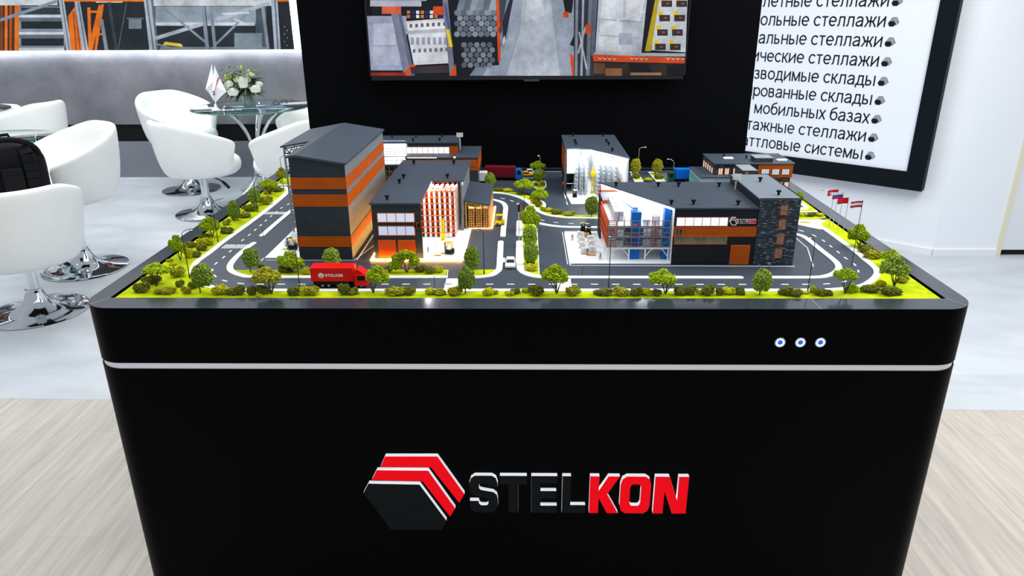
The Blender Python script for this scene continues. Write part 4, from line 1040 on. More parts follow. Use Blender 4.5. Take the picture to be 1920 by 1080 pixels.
# ------------------------------------------------------------------ branded hall with the stone tower (right front)
b6 = thing('branded_hall', (.45, 1.98, G), 'dark model hall with orange band and brand logo joined to a slate stone tower', 'model building')
fx0, fx1, fy, by, fz = .397, .615, 1.84, 2.130, 1.049
lx = .226
MB().box(fx0, fx1, fy, fy+.006, G, fz).build('front_wall', siding('model_black_cladding', (26, 32, 40), .5, .0055), b6)
MB().box(lx, fx1, by-.006, by, .985, fz).build('rear_wall', PWHITE, b6)
MB().box(fx0, fx1, by-.006, by, G, .985).build('rear_wall', PWHITE, b6)
MB().box(fx0, fx0+.004, fy+.006, by-.006, G, fz-.001).build('partition_wall', PWHITE, b6)
MB().flat([(fx0-.001, fy-.004), (fx1, fy-.004), (fx1, by+.003), (lx-.002, by+.003)], fz, fz+.004).build('roof', ROOFM, b6)
MB().bar((fx0-.004, fy-.001, fz-.001), (lx+.004, by-.002, fz-.001), .003, .003).build('led_strip', LEDCOOL, b6)
window_row(b6, fy, 1268, 1365, 408, 423.6, 6, LITPANE, mat('window_red_frame', (198, 76, 50), .5, var=.02), bars=.0013)
p, q = aty(1262, 444, fy), aty(1417.5, 425, fy)
MB().box(fx0-.001, fx1, fy-.0016, fy, p.z, q.z).build('orange_band', ORANGE, b6)
window_row(b6, fy, 1265.5, 1361.5, 443.8, 456.4, 6, GLASSY, bars=.0028)
p, q = aty(1366.5, 495, fy), aty(1407, 459.5, fy); shutter_door(b6, fy, p.x, q.x, G+.001, q.z, 15, ORANGE)
letter_sign(b6, fy-.0015, 1267.3, 1279.3, 428.3, 440.3, 'Б', mat('sign_letter_rose', (206, 150, 140), .5, var=.03))
# brand logo on the facade
def fac(u, v): return aty(1250+u/9, 380+v/9, fy-.0036)
LOGOW = mat('facade_logo_white', (232, 232, 236), .45, var=.01); LOGOR = mat('facade_logo_red', (214, 40, 60), .45, var=.02); LOGOK = mat('facade_logo_black', (22, 22, 28), .5, var=.02)
mb = MB(); mb.prism([fac(*t_) for t_ in [(1058, 320), (1095, 250), (1165, 250), (1205, 318), (1168, 388), (1095, 388)]], (0, .0036, 0)); mb.mi = 2
mb.prism([fac(*t_)+Vector((0, -.0004, 0)) for t_ in [(1080, 325), (1092, 300), (1142, 302), (1168, 345), (1158, 372), (1105, 372)]], (0, .0006, 0)); mb.mi = 1
mb.prism([fac(*t_)+Vector((0, -.0004, 0)) for t_ in [(1102, 262), (1158, 262), (1196, 318), (1184, 340), (1150, 282), (1094, 280)]], (0, .0006, 0))
mb.build('facade_logo', [LOGOW, LOGOR, LOGOK], b6)
xs_ = [1208, 1252, 1290, 1326, 1366, 1412, 1460, 1512]
MB().prism([fac(*t_)+Vector((0, .0014, 0)) for t_ in [(1200, 286), (1516, 286), (1510, 362), (1200, 362)]], (0, .0022, 0)).build('logo_backing', LOGOW, b6)
za, zb = fac(1300, 356).z, fac(1300, 292).z
for ch, u0, u1 in zip('STELKON', xs_, xs_[1:]):
    a, b = fac(u0+4, 320).x, fac(u1-5, 320).x; mb = MB(); letter(mb, ch, lambda u, v: Vector((a+(b-a)*u, fy-.0036, za+(zb-za)*v)), (0, .0018, 0), 0)
    mb.build('facade_letter', LOGOR if ch in 'KON' else LOGOK, b6)
vents(b6, [(1155, 350), (1234, 350), (1272, 350), (1348, 350.5), (1258.5, 384), (1300, 383.5), (1383.5, 384.5)], fz+.004)
# the tower
tx1, tz, tby = .721, 1.0745, 2.124
MB().box(fx1+.0005, tx1, fy-.003, tby, G, tz).build('stone_tower', STONE, b6)
MB().box(fx1-.0015, fx1+.0005, fy+.001, tby, fz+.004, tz).build('tower_side', MATS['model_black_cladding'], b6)
MB().box(fx1-.002, tx1+.002, fy-.005, tby+.002, tz, tz+.003).build('tower_roof', mat('tower_roof_grey', (112, 122, 133), .55, var=.04, scale=12), b6)
for pts in (((fx1-.002, fy-.005), (tx1+.002, fy-.005)), ((tx1+.002, fy-.005), (tx1+.002, tby+.002)), ((fx1-.002, tby+.002), (tx1+.002, tby+.002))): MB().bar((*pts[0], tz+.0035), (*pts[1], tz+.0035), .0022, .0018).build('roof_coping', MATTEBLACK, b6)
for (a, b, c, d) in ((1463, 1477, 386, 402), (1459.5, 1473, 413.3, 429.5), (1456, 1469.5, 440.8, 457), (1452.5, 1465.8, 467.6, 483)):
    window_row(b6, fy-.003, a, b, c, d, 2, mat('model_curtained_pane', (146, 128, 118), .3, var=.35, scale=90), bars=.0014)
vents(b6, [(1425, 341), (1459.5, 366)], tz+.003)
mb = MB(); c = atz(1378.5, 355, fz+.004); mb.box(c.x-.0014, c.x+.0014, c.y-.001, c.y+.001, fz+.003, fz+.043)
for k in range(3): mb.box(c.x-.011, c.x+.013, c.y-.0024, c.y-.001, fz+.032+k*.006, fz+.0368+k*.006)
mb.build('roof_aerial', PWHITE, b6)
# open steel mezzanine on the left
MB().box(.125, fx0, 1.842, 2.138, G, G+.0025).build('floor_slab', KERB, b6)
mz = [.934, .963, .990]
MB().box(lx, fx0-.001, 1.868, by-.01, mz[0]-.003, mz[0]).build('mezzanine_floor', PWHITE, b6)
MB().box(lx, fx0-.001, 1.868, by-.01, mz[1]-.002, mz[1]).build('mezzanine_floor', PGREY, b6)
MB().box(lx, fx0-.001, 1.885, by-.01, mz[2]-.002, mz[2]).build('mezzanine_floor', PWHITE, b6)
mb = MB()
for yy in (1.868, 1.95, 2.03, 2.11):
    for x in (lx+.003, .286, .330, fx0-.005): mb.box(x-.0018, x+.0018, yy-.0018, yy+.0018, G+.002, mz[0]-.003)
for xa, xb in ((lx+.003, .286), (.330, fx0-.005)):
    n = 8
    for s, xq in ((1, xa), (-1, xb)):
        mb.bar((xq, 1.868, G+.012), (xq+s*.012, 1.868, mz[0]-.010), .0022).bar((xq+s*.012, 1.868, mz[0]-.010), (xq+s*.022, 1.868, mz[0]-.003), .0022)
mb.box(lx, fx0-.001, 1.866, 1.8705, mz[0]-.0045, mz[0])
mb.build('white_stilts', PWHITE, b6)
mb = MB(); n = 8; xs = [lx+.002+(fx0-.004-lx-.002)*k/n for k in range(n+1)]
for k, x in enumerate(xs): mb.box(x-.0012, x+.0012, 1.867, 1.869, mz[0], 1.010)
for z in (mz[0]+.014, mz[1], mz[1]+.012, mz[2], 1.009): mb.box(lx, fx0-.002, 1.8672, 1.8688, z-.0009, z+.0009)
for k in range(n):
    if k % 3 != 0:
        mb.bar((xs[k], 1.868, mz[0] if k % 2 else mz[1]), (xs[k+1], 1.868, mz[1] if k % 2 else mz[0]), .0012).bar((xs[k], 1.868, mz[1] if k % 2 else mz[2]), (xs[k+1], 1.868, mz[2] if k % 2 else mz[1]), .0011)
mb.build('steel_frame', mat('model_frame_grey', (126, 134, 142), .45, .3, var=.05), b6)
for z0_ in (mz[0], mz[1], mz[2]):
    for xa in (lx+.004, .288, .344):
        mb = MB()
        for k in range(4): mb.box(xa, xa+.019, 1.8695+k*.004, 1.8715+k*.004, z0_+.003+k*.0035, z0_+.0048+k*.0035)
        mb.build('gate_stair', RUST if z0_ < .985 else mat('model_rose_rail', (220, 130, 120), .5, var=.05), b6)
mb = MB()
for k in range(11):
    y = 1.872+k*.025; mb.box(lx-.0005, lx+.001, y, y+.0016, mz[0], 1.012)
for k in range(10):
    y = 1.872+k*.025
    for za in (mz[0], mz[1]+.0005, mz[2]-.003): mb.bar((lx, y, za), (lx, y+.025, za+.026), .0022)
for z in (mz[0]+.003, mz[1], mz[2], 1.010): mb.box(lx-.001, lx+.0015, 1.868, by-.008, z-.0022, z+.0022)
mb.build('orange_lattice', RUST, b6)
mb = MB(); mb.box(lx-.001, lx+.003, 2.06, by, G+.003, 1.02); mb.build('corner_pier', MATTEBLACK, b6)
mb = MB().box(lx, lx+.004, by-.012, by-.008, .985, fz).box(lx, .32, by-.012, by-.008, fz-.022, fz-.018).box(lx, .262, by-.012, by-.008, .992, 1.000); mb.build('orange_frame', RUST, b6)
MB().box(lx+.004, .29, by-.0085, by-.0075, 1.0, fz-.022).build('rear_glazing', mat('model_pale_glazing', (200, 208, 214), .3, var=.03), b6)
for xa, zt in ((.290, 1.030), (.378, 1.042)):
    MB().box(xa, xa+.026 if xa < .3 else fx0-.002, 1.876, 1.905, G+.002, zt).build('blue_lift_tower', PBLUE, b6, bevel=.001)
mb = MB(); mb.prism([(.296, 1.905, 1.03), (.310, 1.905, 1.03), (.300, 2.06, 1.012), (.286, 2.06, 1.012)], (0, 0, .006)); mb.build('blue_chute', mat('model_pale_blue', (140, 170, 206), .4, var=.05), b6)
SILV = mat('model_silver_carton', (176, 184, 192), .35, .3, var=.1, scale=60)
mb = MB(); rr = random.Random(9)
for i in range(2):
    for k in range(9):
        y = 1.93+k*.019; mb.box(.250+i*.0135, .262+i*.0135, y, y+.017, mz[2]+.001, mz[2]+.026+rr.random()*.002)
mb.build('carton_row', SILV, b6)
for i, (x, y, w, d, h) in enumerate([(.325, 1.89, .018, .03, .016), (.35, 1.90, .02, .05, .022), (.33, 1.96, .03, .08, .018), (.315, 2.04, .05, .05, .02), (.365, 1.98, .012, .1, .03)]): MB().box(x, x+w, y, y+d, mz[2], mz[2]+h).build('conveyor_unit', PWHITE, b6)
for i, (x, y, w, d, h) in enumerate([(.25, 1.885, .022, .03, .014), (.325, 1.885, .03, .03, .018), (.36, 1.89, .02, .03, .016)]): MB().box(x, x+w, y, y+d, mz[1], mz[1]+h).build('conveyor_unit', PWHITE, b6); MB().box(x, x+w, y, y+d, mz[0], mz[0]+h).build('conveyor_unit', PWHITE, b6)
pass
mb = MB()
for xa in (.252, .345): mb.tube([(xa, 1.874, mz[1]), (xa, 1.874, mz[2]+.028), (xa+.004, 1.874, mz[2]+.033), (xa+.016, 1.874, mz[2]+.032), (xa+.019, 1.874, mz[2]+.027), (xa+.019, 1.874, mz[1])], .0009, 6)
mb.build('red_gate', mat('model_signal_red', (206, 40, 44), .5, var=.03), b6)
l_ = area_light('hall_bay_light', (.325, 2.02, fz-.003), .12, .16, .42, (1, 1, 1)); l_.rotation_euler = (0, 0, .6)
MB().bar((.118, 1.838, G+.0005), (.118, 2.135, G+.0005), .002, .002).build('kerb_line', KERB, b6)

# ------------------------------------------------------------------ slate office block at the back right
b7 = thing('office_block', (.8, 2.7, G), 'flat roofed slate model office with an orange corner at the back right', 'model building')
ox0, ox1, oy, oby, oz = .690, .972, 2.60, 2.785, 1.0085
ob, ox = aty(1484, 333, oy).z, aty(1421, 320, oy).x
MB().box(ox0, ox1-.004, oy+.004, oby, G, oz).build('stone_walls', STONE, b7)
MB().box(ox, ox1, oy-.001, oby-.002, ob, oz).build('orange_block', ORANGE, b7)
MB().box(ox0-.003, ox1+.003, oy-.004, oby+.002, oz, oz+.003).build('roof', ROOFM, b7)
MB().bar((ox1+.002, oy-.003, oz+.0036), (ox1+.002, oby+.001, oz+.0036), .002, .002).build('roof_coping', mat('pale_coping', (150, 158, 166), .5, var=.03), b7)
WARMP = glow((240, 206, 186), .95)
for a, b in ((1346.5, 1355), (1358.5, 1367), (1374, 1384)): window_row(b7, oy+.004, a, b, 316, 327.5, 2, WARMP, bars=.0013)
for a, b in ((1427, 1442), (1447, 1461), (1465.5, 1480)):
    p, q = aty(a, 327.5, oy-.001), aty(b, 317.5, oy-.001); window_box(b7, oy-.001, p.x, q.x, p.z, q.z, 4, glow((226, 234, 246), .95), MATTEBLACK, .0008, rows=3)
for a, b in ((1458, 1467), (1469.5, 1478.5)): window_row(b7, oy+.004, a, b, 342, 352, 1, WARMP, bars=.0013)
for k in range(5):
    y = oy+.02+k*.032; f = MB().box(ox0-.0015, ox0, y, y+.018, .965, .992).build('window', FRAME_O, b7); MB().box(ox0-.0022, ox0-.0012, y+.002, y+.016, .967, .990).build('pane', WARMP, f)
for cx_, cy_ in ((1365.5, 297), (1466, 300.5)): c = atz(cx_, cy_, oz+.003); MB().box(c.x-.017, c.x+.017, c.y-.010, c.y+.010, oz+.003, oz+.0065).build('skylight', glow((250, 252, 255), 1.3), b7, bevel=.001)
p, q = atz(1416, 304.5, oz+.003), atz(1449, 304.5, oz+.003)
MB().box(p.x, q.x, p.y, p.y+.06, oz+.003, oz+.017).build('roof_house', STONE, b7); MB().box(p.x-.001, q.x+.001, p.y-.001, p.y+.061, oz+.017, oz+.019).build('roof_house_cap', mat('tower_roof_pale', (140, 150, 158), .5, var=.03), b7)
vents(b7, [(1399, 297), (1357, 294.5)], oz+.003, .8)
# stair house in front
p, q = aty(1392, 335, 2.50), aty(1419, 320.5, 2.50)
MB().box(p.x, q.x, 2.50, oy+.004, G, q.z).build('stair_house', STONE, b7); MB().box(p.x-.002, q.x+.002, 2.497, oy+.004, q.z, q.z+.002).build('stair_house_cap', MATS['tower_roof_pale'], b7)
MB().box(aty(1396, 330, 2.5).x, aty(1403, 330, 2.5).x, 2.498, 2.50, aty(1400, 335, 2.5).z, aty(1400, 322.5, 2.5).z).build('orange_door', PORANGE, b7)
# low glazed wing on the left
wz = .9685; wy = 2.562; wx = .632
MB().box(wx, ox0, wy, 2.735, G, wz).build('glazed_wing', mat('model_pale_blue_wall', (176, 196, 212), .4, var=.05), b7)
MB().box(wx-.004, ox0+.001, wy-.004, 2.738, wz, wz+.003).build('wing_roof', ROOFM, b7)
MB().box(ox0+.001, .78, wy, oy+.004, G, wz).build('front_wing', MATS['model_pale_blue_wall'], b7)
MB().box(ox0+.001, .782, wy-.004, oy+.004, wz, wz+.003).build('wing_roof', ROOFM, b7)
mb = MB()
for k in range(7):
    for z_ in (G+.012, G+.040): mb.box(wx-.0012, wx, wy+.005+k*.023, wy+.020+k*.023, z_, z_+.022)
mb.build('green_glazing', mat('model_green_glass', (104, 186, 160), .25, var=.15, scale=50), b7)

for b_ in (b1, b2, b3, b4, b5, b6, b7): b_.location.z += .0006      # stand on the painted ground, not in it

# ================================================================== MODEL VEHICLES
TYRE = mat('model_tyre', (16, 16, 18), 0.7, var=0.05)
HUB = mat('model_hub', (150, 152, 156), 0.4, 0.5, var=0.05)
DGLASS = mat('model_dark_glass', (20, 26, 34), 0.12, var=0.05)


def wheel(root, x, y, r, w, name='wheel'):
    mb = MB().cyl((x, y-w/2, r), (x, y+w/2, r), r, n=16); mb.mi = 1
    mb.cyl((x, y-w/2-.0004, r), (x, y-w/2, r), r*.5, n=10).cyl((x, y+w/2, r), (x, y+w/2+.0004, r), r*.5, n=10)
    return mb.build(name, [TYRE, HUB], root, local=True)


def box_truck(name, loc, rz, L, Wd, Hb, zb, boxm, cabm, label, cabL=.030, cabH=.036, wr=.0062, logo=False, fairing=False, skirt=True):
    """a box lorry along local +x (cab in front); origin under its middle on the road"""
    t = thing(name, loc, label, 'truck', None, rz)
    xr, xf = -L/2, L/2-cabL-.002
    MB().box(xr, xf, -Wd/2, Wd/2, zb, zb+Hb).build('cargo_box', boxm, t, bevel=.0008, local=True)
    MB().box(xr+.003, L/2-.004, -Wd*.28, Wd*.28, wr*.8, zb-.0005).box(xr+.012, xf-.01, -Wd*.44, Wd*.44, wr*1.3, zb-.0015).build('chassis', MATTEBLACK, t, local=True)
    c0, c1 = L/2-cabL, L/2; h = wr*.9
    mb = MB(); mb.prism([(c0, -Wd/2, h), (c1, -Wd/2, h), (c1, -Wd/2, h+cabH*.45), (c1-.004, -Wd/2, h+cabH), (c0, -Wd/2, h+cabH)], (0, Wd, 0))
    cab = mb.build('cab', cabm, t, bevel=.0012, local=True)
    mb = MB()
    mb.poly([(c1+.0004, -Wd*.42, h+cabH*.5), (c1+.0004, Wd*.42, h+cabH*.5), (c1-.0031, Wd*.42, h+cabH*.92), (c1-.0031, -Wd*.42, h+cabH*.92)])
    for s in (-1, 1): mb.prism([(c0+.008, s*(Wd/2+.0003), h+cabH*.5), (c1-.003, s*(Wd/2+.0003), h+cabH*.5), (c1-.006, s*(Wd/2+.0003), h+cabH*.88), (c0+.008, s*(Wd/2+.0003), h+cabH*.88)], (0, -s*.0006, 0))
    mb.build('cab_window', DGLASS, cab, local=True)
    MB().box(c1, c1+.0012, -Wd*.48, Wd*.48, h, h+cabH*.18).build('bumper', cabm, cab, local=True)
    if fairing:
        mb = MB(); mb.prism([(c0+.002, -Wd*.42, h+cabH), (c1-.006, -Wd*.42, h+cabH), (c0+.010, -Wd*.42, h+cabH+.012), (c0+.006, -Wd*.42, h+cabH+.012)], (0, Wd*.84, 0)); mb.build('roof_fairing', cabm, cab, local=True)
    for x in (c0+cabL*.52, xr+L*.2, xr+L*.2+wr*2.3): 
        for s in (-1, 1): wheel(t, x, s*(Wd/2-.004), wr, .006)
    if logo:
        lm = mat('truck_logo_grey', (214, 216, 216), .5, var=.02); y = -Wd/2-.0004
        def q(u, v): return (xr+L*u, y, zb+Hb*v)
        mb = MB(); mb.poly([q(.135, .46), q(.165, .63), q(.215, .63), q(.25, .46), q(.215, .26), q(.165, .26)])
        mb.mi = 1; mb.poly([q(.165, .42), (xr+L*.2, y-.0001, zb+Hb*.44), (xr+L*.215, y-.0001, zb+Hb*.30), (xr+L*.17, y-.0001, zb+Hb*.29)]).build('truck_logo', [lm, mat('truck_logo_shade', (170, 150, 150), .5, var=0)], t, local=True)
        uu = [.262+.046*k for k in range(8)]
        for ch, a, b in zip('STELKON', uu, uu[1:]):
            mb = MB(); letter(mb, ch, lambda u, v: Vector((xr+L*(a+(b-a)*(.06+.86*u)), y-.0004, zb+Hb*(.36+.2*v))), (0, .0005, 0), 0); mb.build('truck_letter', lm, t, local=True)
    return t


c = (g2(590, 540)+g2(684, 540.5))/2
box_truck('box_truck', (c.x, 1.683, G), 0, .139, .040, .035, .0185, PRED, PRED, 'red model box truck with white brand logo driving on the front road', cabL=.031, cabH=.030, wr=.0066, logo=True, fairing=True)
MAROON = mat('model_maroon', (112, 20, 34), .45, var=.05)
box_truck('articulated_truck', (-.083, 2.862, G), math.radians(-5), .150, .040, .040, .014, MAROON, PBLUE, 'model truck with maroon trailer and bright blue cab at the back', cabL=.026, cabH=.040, wr=.006)
box_truck('box_truck', (-.172, 2.80, G), 0, .092, .038, .034, .012, PWHITE, MAROON, 'white bodied model truck half hidden behind the racking warehouse', cabL=.018, cabH=.030, wr=.006)
c = (g2(1252, 342)+g2(1293, 342))/2
box_truck('box_truck', (c.x+.010, 2.812, G), PI, .105, .036, .038, .016, mat('model_bright_blue', (10, 112, 222), .45, var=.04), mat('model_green', (24, 92, 62), .45, var=.05), 'model truck with green cab and bright blue box at the back right', cabL=.024, cabH=.036, wr=.006)


def car(name, loc, rz, L, Wd, H, m, label, cat='car', sign=False):
    t = thing(name, loc, label, cat, None, rz)
    r = H*.2
    mb = MB()
    prof = [(-L/2, r*.7), (L/2, r*.7), (L/2, H*.48), (L*.22, H*.56), (-L*.42, H*.58), (-L/2, H*.5)]
    mb.prism([(x, -Wd/2, z) for x, z in prof], (0, Wd, 0)); mb.build('body', m, t, bevel=H*.07, local=True)
    mb = MB(); b, tp = [(-L*.40, H*.56), (L*.20, H*.55)], [(-L*.30, H), (L*.04, H)]
    y0, y1 = Wd*.46, Wd*.38
    mb.hexa([(b[0][0], -y0, b[0][1]), (b[1][0], -y0, b[1][1]), (b[1][0], y0, b[1][1]), (b[0][0], y0, b[0][1]), (tp[0][0], -y1, H), (tp[1][0], -y1, H), (tp[1][0], y1, H), (tp[0][0], y1, H)])
    cb = mb.build('cabin', m, t, bevel=H*.04, local=True)
    mb = MB(); e = .0004
    for xa, xb, za, zb in ((b[1][0], tp[1][0], b[1][1], H), (b[0][0], tp[0][0], b[0][1], H)):
        s = 1 if xa > 0 else -1
        def pt(t_, yy): return (xa+(xb-xa)*t_+s*e, yy, za+(zb-za)*t_+e)
        mb.poly([pt(.12, -y0*.88), pt(.12, y0*.88), pt(.86, y1*.88), pt(.86, -y1*.88)])
    for s in (-1, 1): mb.poly([(-L*.33, s*(y0*.985+e), H*.64), (L*.12, s*(y0*.985+e), H*.64), (L*.03, s*(y1+e*1.5), H*.92), (-L*.27, s*(y1+e*1.5), H*.92)])
    mb.build('windows', DGLASS, cb, local=True)
    for x in (-L*.3, L*.31):
        for s in (-1, 1): wheel(t, x, s*Wd*.46, r, Wd*.14)
    if sign: MB().box(-L*.16, -L*.08, -Wd*.2, Wd*.2, H, H*1.14).build('roof_sign', PWHITE, t, local=True)
    return t


c = (g2(957, 507)+g2(957, 490))/2
car('car', (c.x, c.y+.004, G), -PI/2, .062, .027, .019, PWHITE, 'small white model car driving towards the viewer on the centre road')
car('car', (.012, 2.925, G), math.radians(4), .058, .024, .019, mat('model_taxi_yellow', (232, 170, 20), .4, var=.04), 'yellow model car parked in front of the white one at the back', sign=True)
car('car', (.030, 2.962, G), math.radians(4), .060, .024, .021, PWHITE, 'white model car parked behind the yellow one at the back')


def forklift(loc, rz, label, body=MATTEBLACK, top=PYELLOW, s=1.0):
    t = thing('forklift', loc, label, 'forklift', None, rz)
    k = s
    mb = MB().box(-.014*k, .008*k, -.006*k, .006*k, .003*k, .011*k).box(-.014*k, -.006*k, -.006*k, .006*k, .011*k, .015*k); mb.build('body', body, t, bevel=.0012*k, local=True)
    mb = MB()
    for x in (-.010*k, .006*k):
        for y in (-.0055*k, .0055*k): mb.bar((x, y, .010*k), (x*.8, y, .026*k), .0012*k)
    mb.build('overhead_guard', body, t, local=True)
    MB().box(-.010*k, .007*k, -.0065*k, .0065*k, .0255*k, .027*k).build('guard_roof', top, t, local=True)
    mb = MB()
    for y in (-.004*k, .004*k): mb.box(.009*k, .0105*k, y-.0009*k, y+.0009*k, .002*k, .031*k)
    mb.box(.009*k, .0105*k, -.004*k, .004*k, .028*k, .030*k).build('mast', body, t, local=True)
    mb = MB()
    for y in (-.003*k, .003*k): mb.box(.0105*k, .024*k, y-.0009*k, y+.0009*k, .0015*k, .0028*k)
    mb.build('forks', top, t, local=True)
    for x in (-.009*k, .005*k):
        for y in (-.0062*k, .0062*k): wheel(t, x, y, .0034*k, .0025*k)
    return t


def gpt(px, py, dz=.0025): v = g2(px, py); return (v.x, v.y, G+dz)


forklift(gpt(548, 470, .003), PI, 'black and yellow toy forklift beside the tall striped warehouse', s=1.15)
forklift(gpt(842, 478), PI*.95, 'black toy forklift on the white floor before the orange racks', s=1.1)
forklift(gpt(1093, 436), -PI/2, 'black toy forklift with yellow roof behind the white pallets, left of its pair', s=1.0)
forklift(gpt(1103.5, 440), -PI*.45, 'black toy forklift behind the white pallets, right of its pair', top=MATTEBLACK, s=.9)
forklift(gpt(1077.5, 370.5), PI*.5, 'black toy forklift before the lit grey rack hall', top=PWHITE, s=1.0)
forklift(gpt(936, 422.5, 0), PI, 'yellow toy reach truck right of the pallet shed', PYELLOW, PYELLOW, s=1.3)


def stacker(loc, h, label, w=.008, platform=.7):
    t = thing('stacker_crane', loc, label, 'stacker crane')
    k = w/.008; mb = MB().box(-.006*k, .006*k, -.006*k, .006*k, .0, .004); mb.build('base', PYELLOW, t, local=True)
    mb = MB()
    for x in (-.0026*k, .0026*k): mb.box(x-.0012*k, x+.0012*k, -.0014*k, .0014*k, .004, h)
    for z in range(9): mb.box(-.0026*k, .0026*k, -.001, .001, .006+(h-.01)*z/9, .0085+(h-.01)*z/9)
    mb.build('mast', PYELLOW, t, local=True)
    MB().box(-.0065*k, .0055*k, -.005*k, .0016*k, h*platform-.004, h*platform+.007*k).build('lift_cabin', PYELLOW, t, local=True)
    for s in (-1, 1): MB().box(s*.003*k-.001, s*.003*k+.001, -.018*k, -.006*k, .0005, .0025).build('fork', PYELLOW, t, local=True)
    return t


stacker(gpt(831, 452), .068, 'yellow toy stacker crane standing before the orange racks', .0085, .2)
stacker(gpt(1111, 363), .094, 'tall yellow toy order picker among the lit grey racks', .0115, .72)

# loads on pallets, one thing each
WRAP = mat('model_wrapped_load', (228, 231, 234), .35, var=.08, scale=70)
def pallet_load(loc, label, group, w=.016, d=.014, h=.014, rz=0.0, seed=0, m=None):
    t = thing('pallet_load', loc, label, 'pallet load', group, rz)
    mb = MB().box(-w/2, w/2, -d/2, d/2, .002, .003)
    for q in (-.42, 0, .42): mb.box(w*q-.0012, w*q+.0012, -d/2, d/2, 0, .002)
    mb.build('pallet', TIMBER, t, local=True)
    rr = random.Random(seed); mb = MB()
    for i in range(2):
        for j in range(2):
            hh = h*(.8+.3*rr.random()); mb.box(-w/2+w*i/2+.0004, -w/2+w*(i+1)/2-.0004, -d/2+d*j/2+.0004, -d/2+d*(j+1)/2-.0004, .003, .003+hh)
    mb.build('wrapped_boxes', m or WRAP, t, local=True)
    return t


ROWN = ['first', 'second', 'third', 'fourth', 'fifth']
for i, (px, py) in enumerate([(1088, 446), (1090, 456), (1092, 466), (1095, 477), (1107, 453), (1109, 463), (1111, 474)]):
    side = 'left' if i < 4 else 'right'; n = i if i < 4 else i-4
    pallet_load(gpt(px, py), 'white wrapped toy load, %s from the back in the %s row beside the branded hall' % (ROWN[n], side), 'white loads beside the branded hall', .019, .015, .014, 0, i)
pallet_load(gpt(1108.5, 480), 'flat timber toy pallet at the front of the white loads', None, .026, .014, .001, 0, 30, TIMBER)
pallet_load(gpt(1100, 446), 'toy load with an orange timber crate between the white load rows', None, .014, .012, .010, 0, 31, TIMBER)
for i, (px, py) in enumerate([(553, 447), (549, 452), (546, 457.5), (541, 462), (553, 457)]):
    pallet_load((g2(px, py).x, g2(px, py).y, G+.003), 'white toy load, %s from the back beside the tall striped warehouse' % ROWN[i], 'white loads beside the tall warehouse', .018, .016, .012, 0, 50+i)
for i, (px, py, lab) in enumerate([(821, 480, 'white toy carton stack in front of the orange racks'), (843, 457.5, 'low tan toy pallet at the right of the orange racks floor'), (1076, 358, 'silver wrapped toy load before the lit grey rack hall'), (842, 446, 'white toy load at the foot of the orange racks')]):
    pallet_load(gpt(px, py), lab, None, .020, .016, (.012, .001, .018, .013)[i], 0, 70+i, (WRAP, TIMBER, SILV, WRAP)[i])
t = thing('roller_conveyor', gpt(811, 466), 'white toy conveyor loop on the floor before the orange racks', 'conveyor')
mb = MB()
for a, b in (((-.014, -.010), (.012, -.010)), ((-.014, -.010), (-.014, .010)), ((-.014, .010), (.012, .012))): mb.bar((*a, .005), (*b, .005), .0045, .0016)
mb.build('belt', PWHITE, t, local=True)
mb = MB()
for x, y in ((-.014, -.010), (.012, -.010), (-.014, .010), (.012, .012)): mb.box(x-.0008, x+.0008, y-.0008, y+.0008, 0, .005)
mb.build('stand', PGREY, t, local=True)
t = thing('ball_sign', (atz(1055, 345, G).x, 2.66, G), 'round orange lump on a post left of the lit rack hall', 'sign')
MB().cyl((0, 0, 0), (0, 0, .024), .0012, n=6).build('post', STEEL, t, local=True)
MB().ell((0, 0, .030), .0085, .006, .0085, 10, 7).build('orange_ball', PORANGE, t, smooth=60, local=True)

# ------------------------------------------------------------------ tiny people
def figure(loc, rz, shirt, trousers, label, h=.022, pose=0):
    t = thing('person', loc, label, 'person', None, rz)
    J = [(0, 0, .52), (0, 0, .66), (0, 0, .82), (0, 0, .87), (0, 0, .94), (.07, 0, .50), (.09, .02+.08*pose, .27), (.10, -.02+.10*pose, .02), (-.07, 0, .50), (-.09, .03-.06*pose, .27), (-.10, -.06*pose-.02, .02),
         (.13, 0, .80), (.19, .03, .62), (.16, .14, .52), (-.13, 0, .80), (-.19, .03, .62), (-.17, .13, .50)]
    E = [(0, 1), (1, 2), (2, 3), (3, 4), (0, 5), (5, 6), (6, 7), (0, 8), (8, 9), (9, 10), (2, 11), (11, 12), (12, 13), (2, 14), (14, 15), (15, 16)]
    Rr = [.085, .09, .085, .035, .062, .06, .048, .036, .06, .048, .036, .045, .034, .026, .045, .034, .026]
    me = bpy.data.meshes.new('body'); me.from_pydata([tuple(Vector(j)*h) for j in J], E, []); 
    o = bpy.data.objects.new('body', me); COL.objects.link(o)
    o.modifiers.new('skin', 'SKIN')
    bm_ = bmesh.new(); bm_.from_mesh(me); lay = bm_.verts.layers.skin.verify(); bm_.verts.ensure_lookup_table()
    for v_, r in zip(bm_.verts, Rr): v_[lay].radius = (r*h, r*h*.8)
    bm_.verts[0][lay].use_root = True
    bm_.to_mesh(me); bm_.free()
    o.modifiers.new('sub', 'SUBSURF').render_levels = 1
    dg = bpy.context.evaluated_depsgraph_get(); m2 = bpy.data.meshes.new_from_object(o.evaluated_get(dg))
    bpy.data.objects.remove(o)
    for mm in (shirt, trousers, mat('model_skin', (206, 160, 130), .6, var=.03), mat('model_dark_hair', (40, 32, 28), .7, var=.1)): m2.materials.append(mm)
    for p in m2.polygons:
        z = p.center.z/h; p.material_index = 1 if z < .52 else (2 if (z > .86 or (z < .56 and abs(p.center.x) > .12*h)) else 0)
        if z > .965: p.material_index = 3
        p.use_smooth = True
    ob = bpy.data.objects.new('body', m2); COL.objects.link(ob); ob.parent = t
    return t


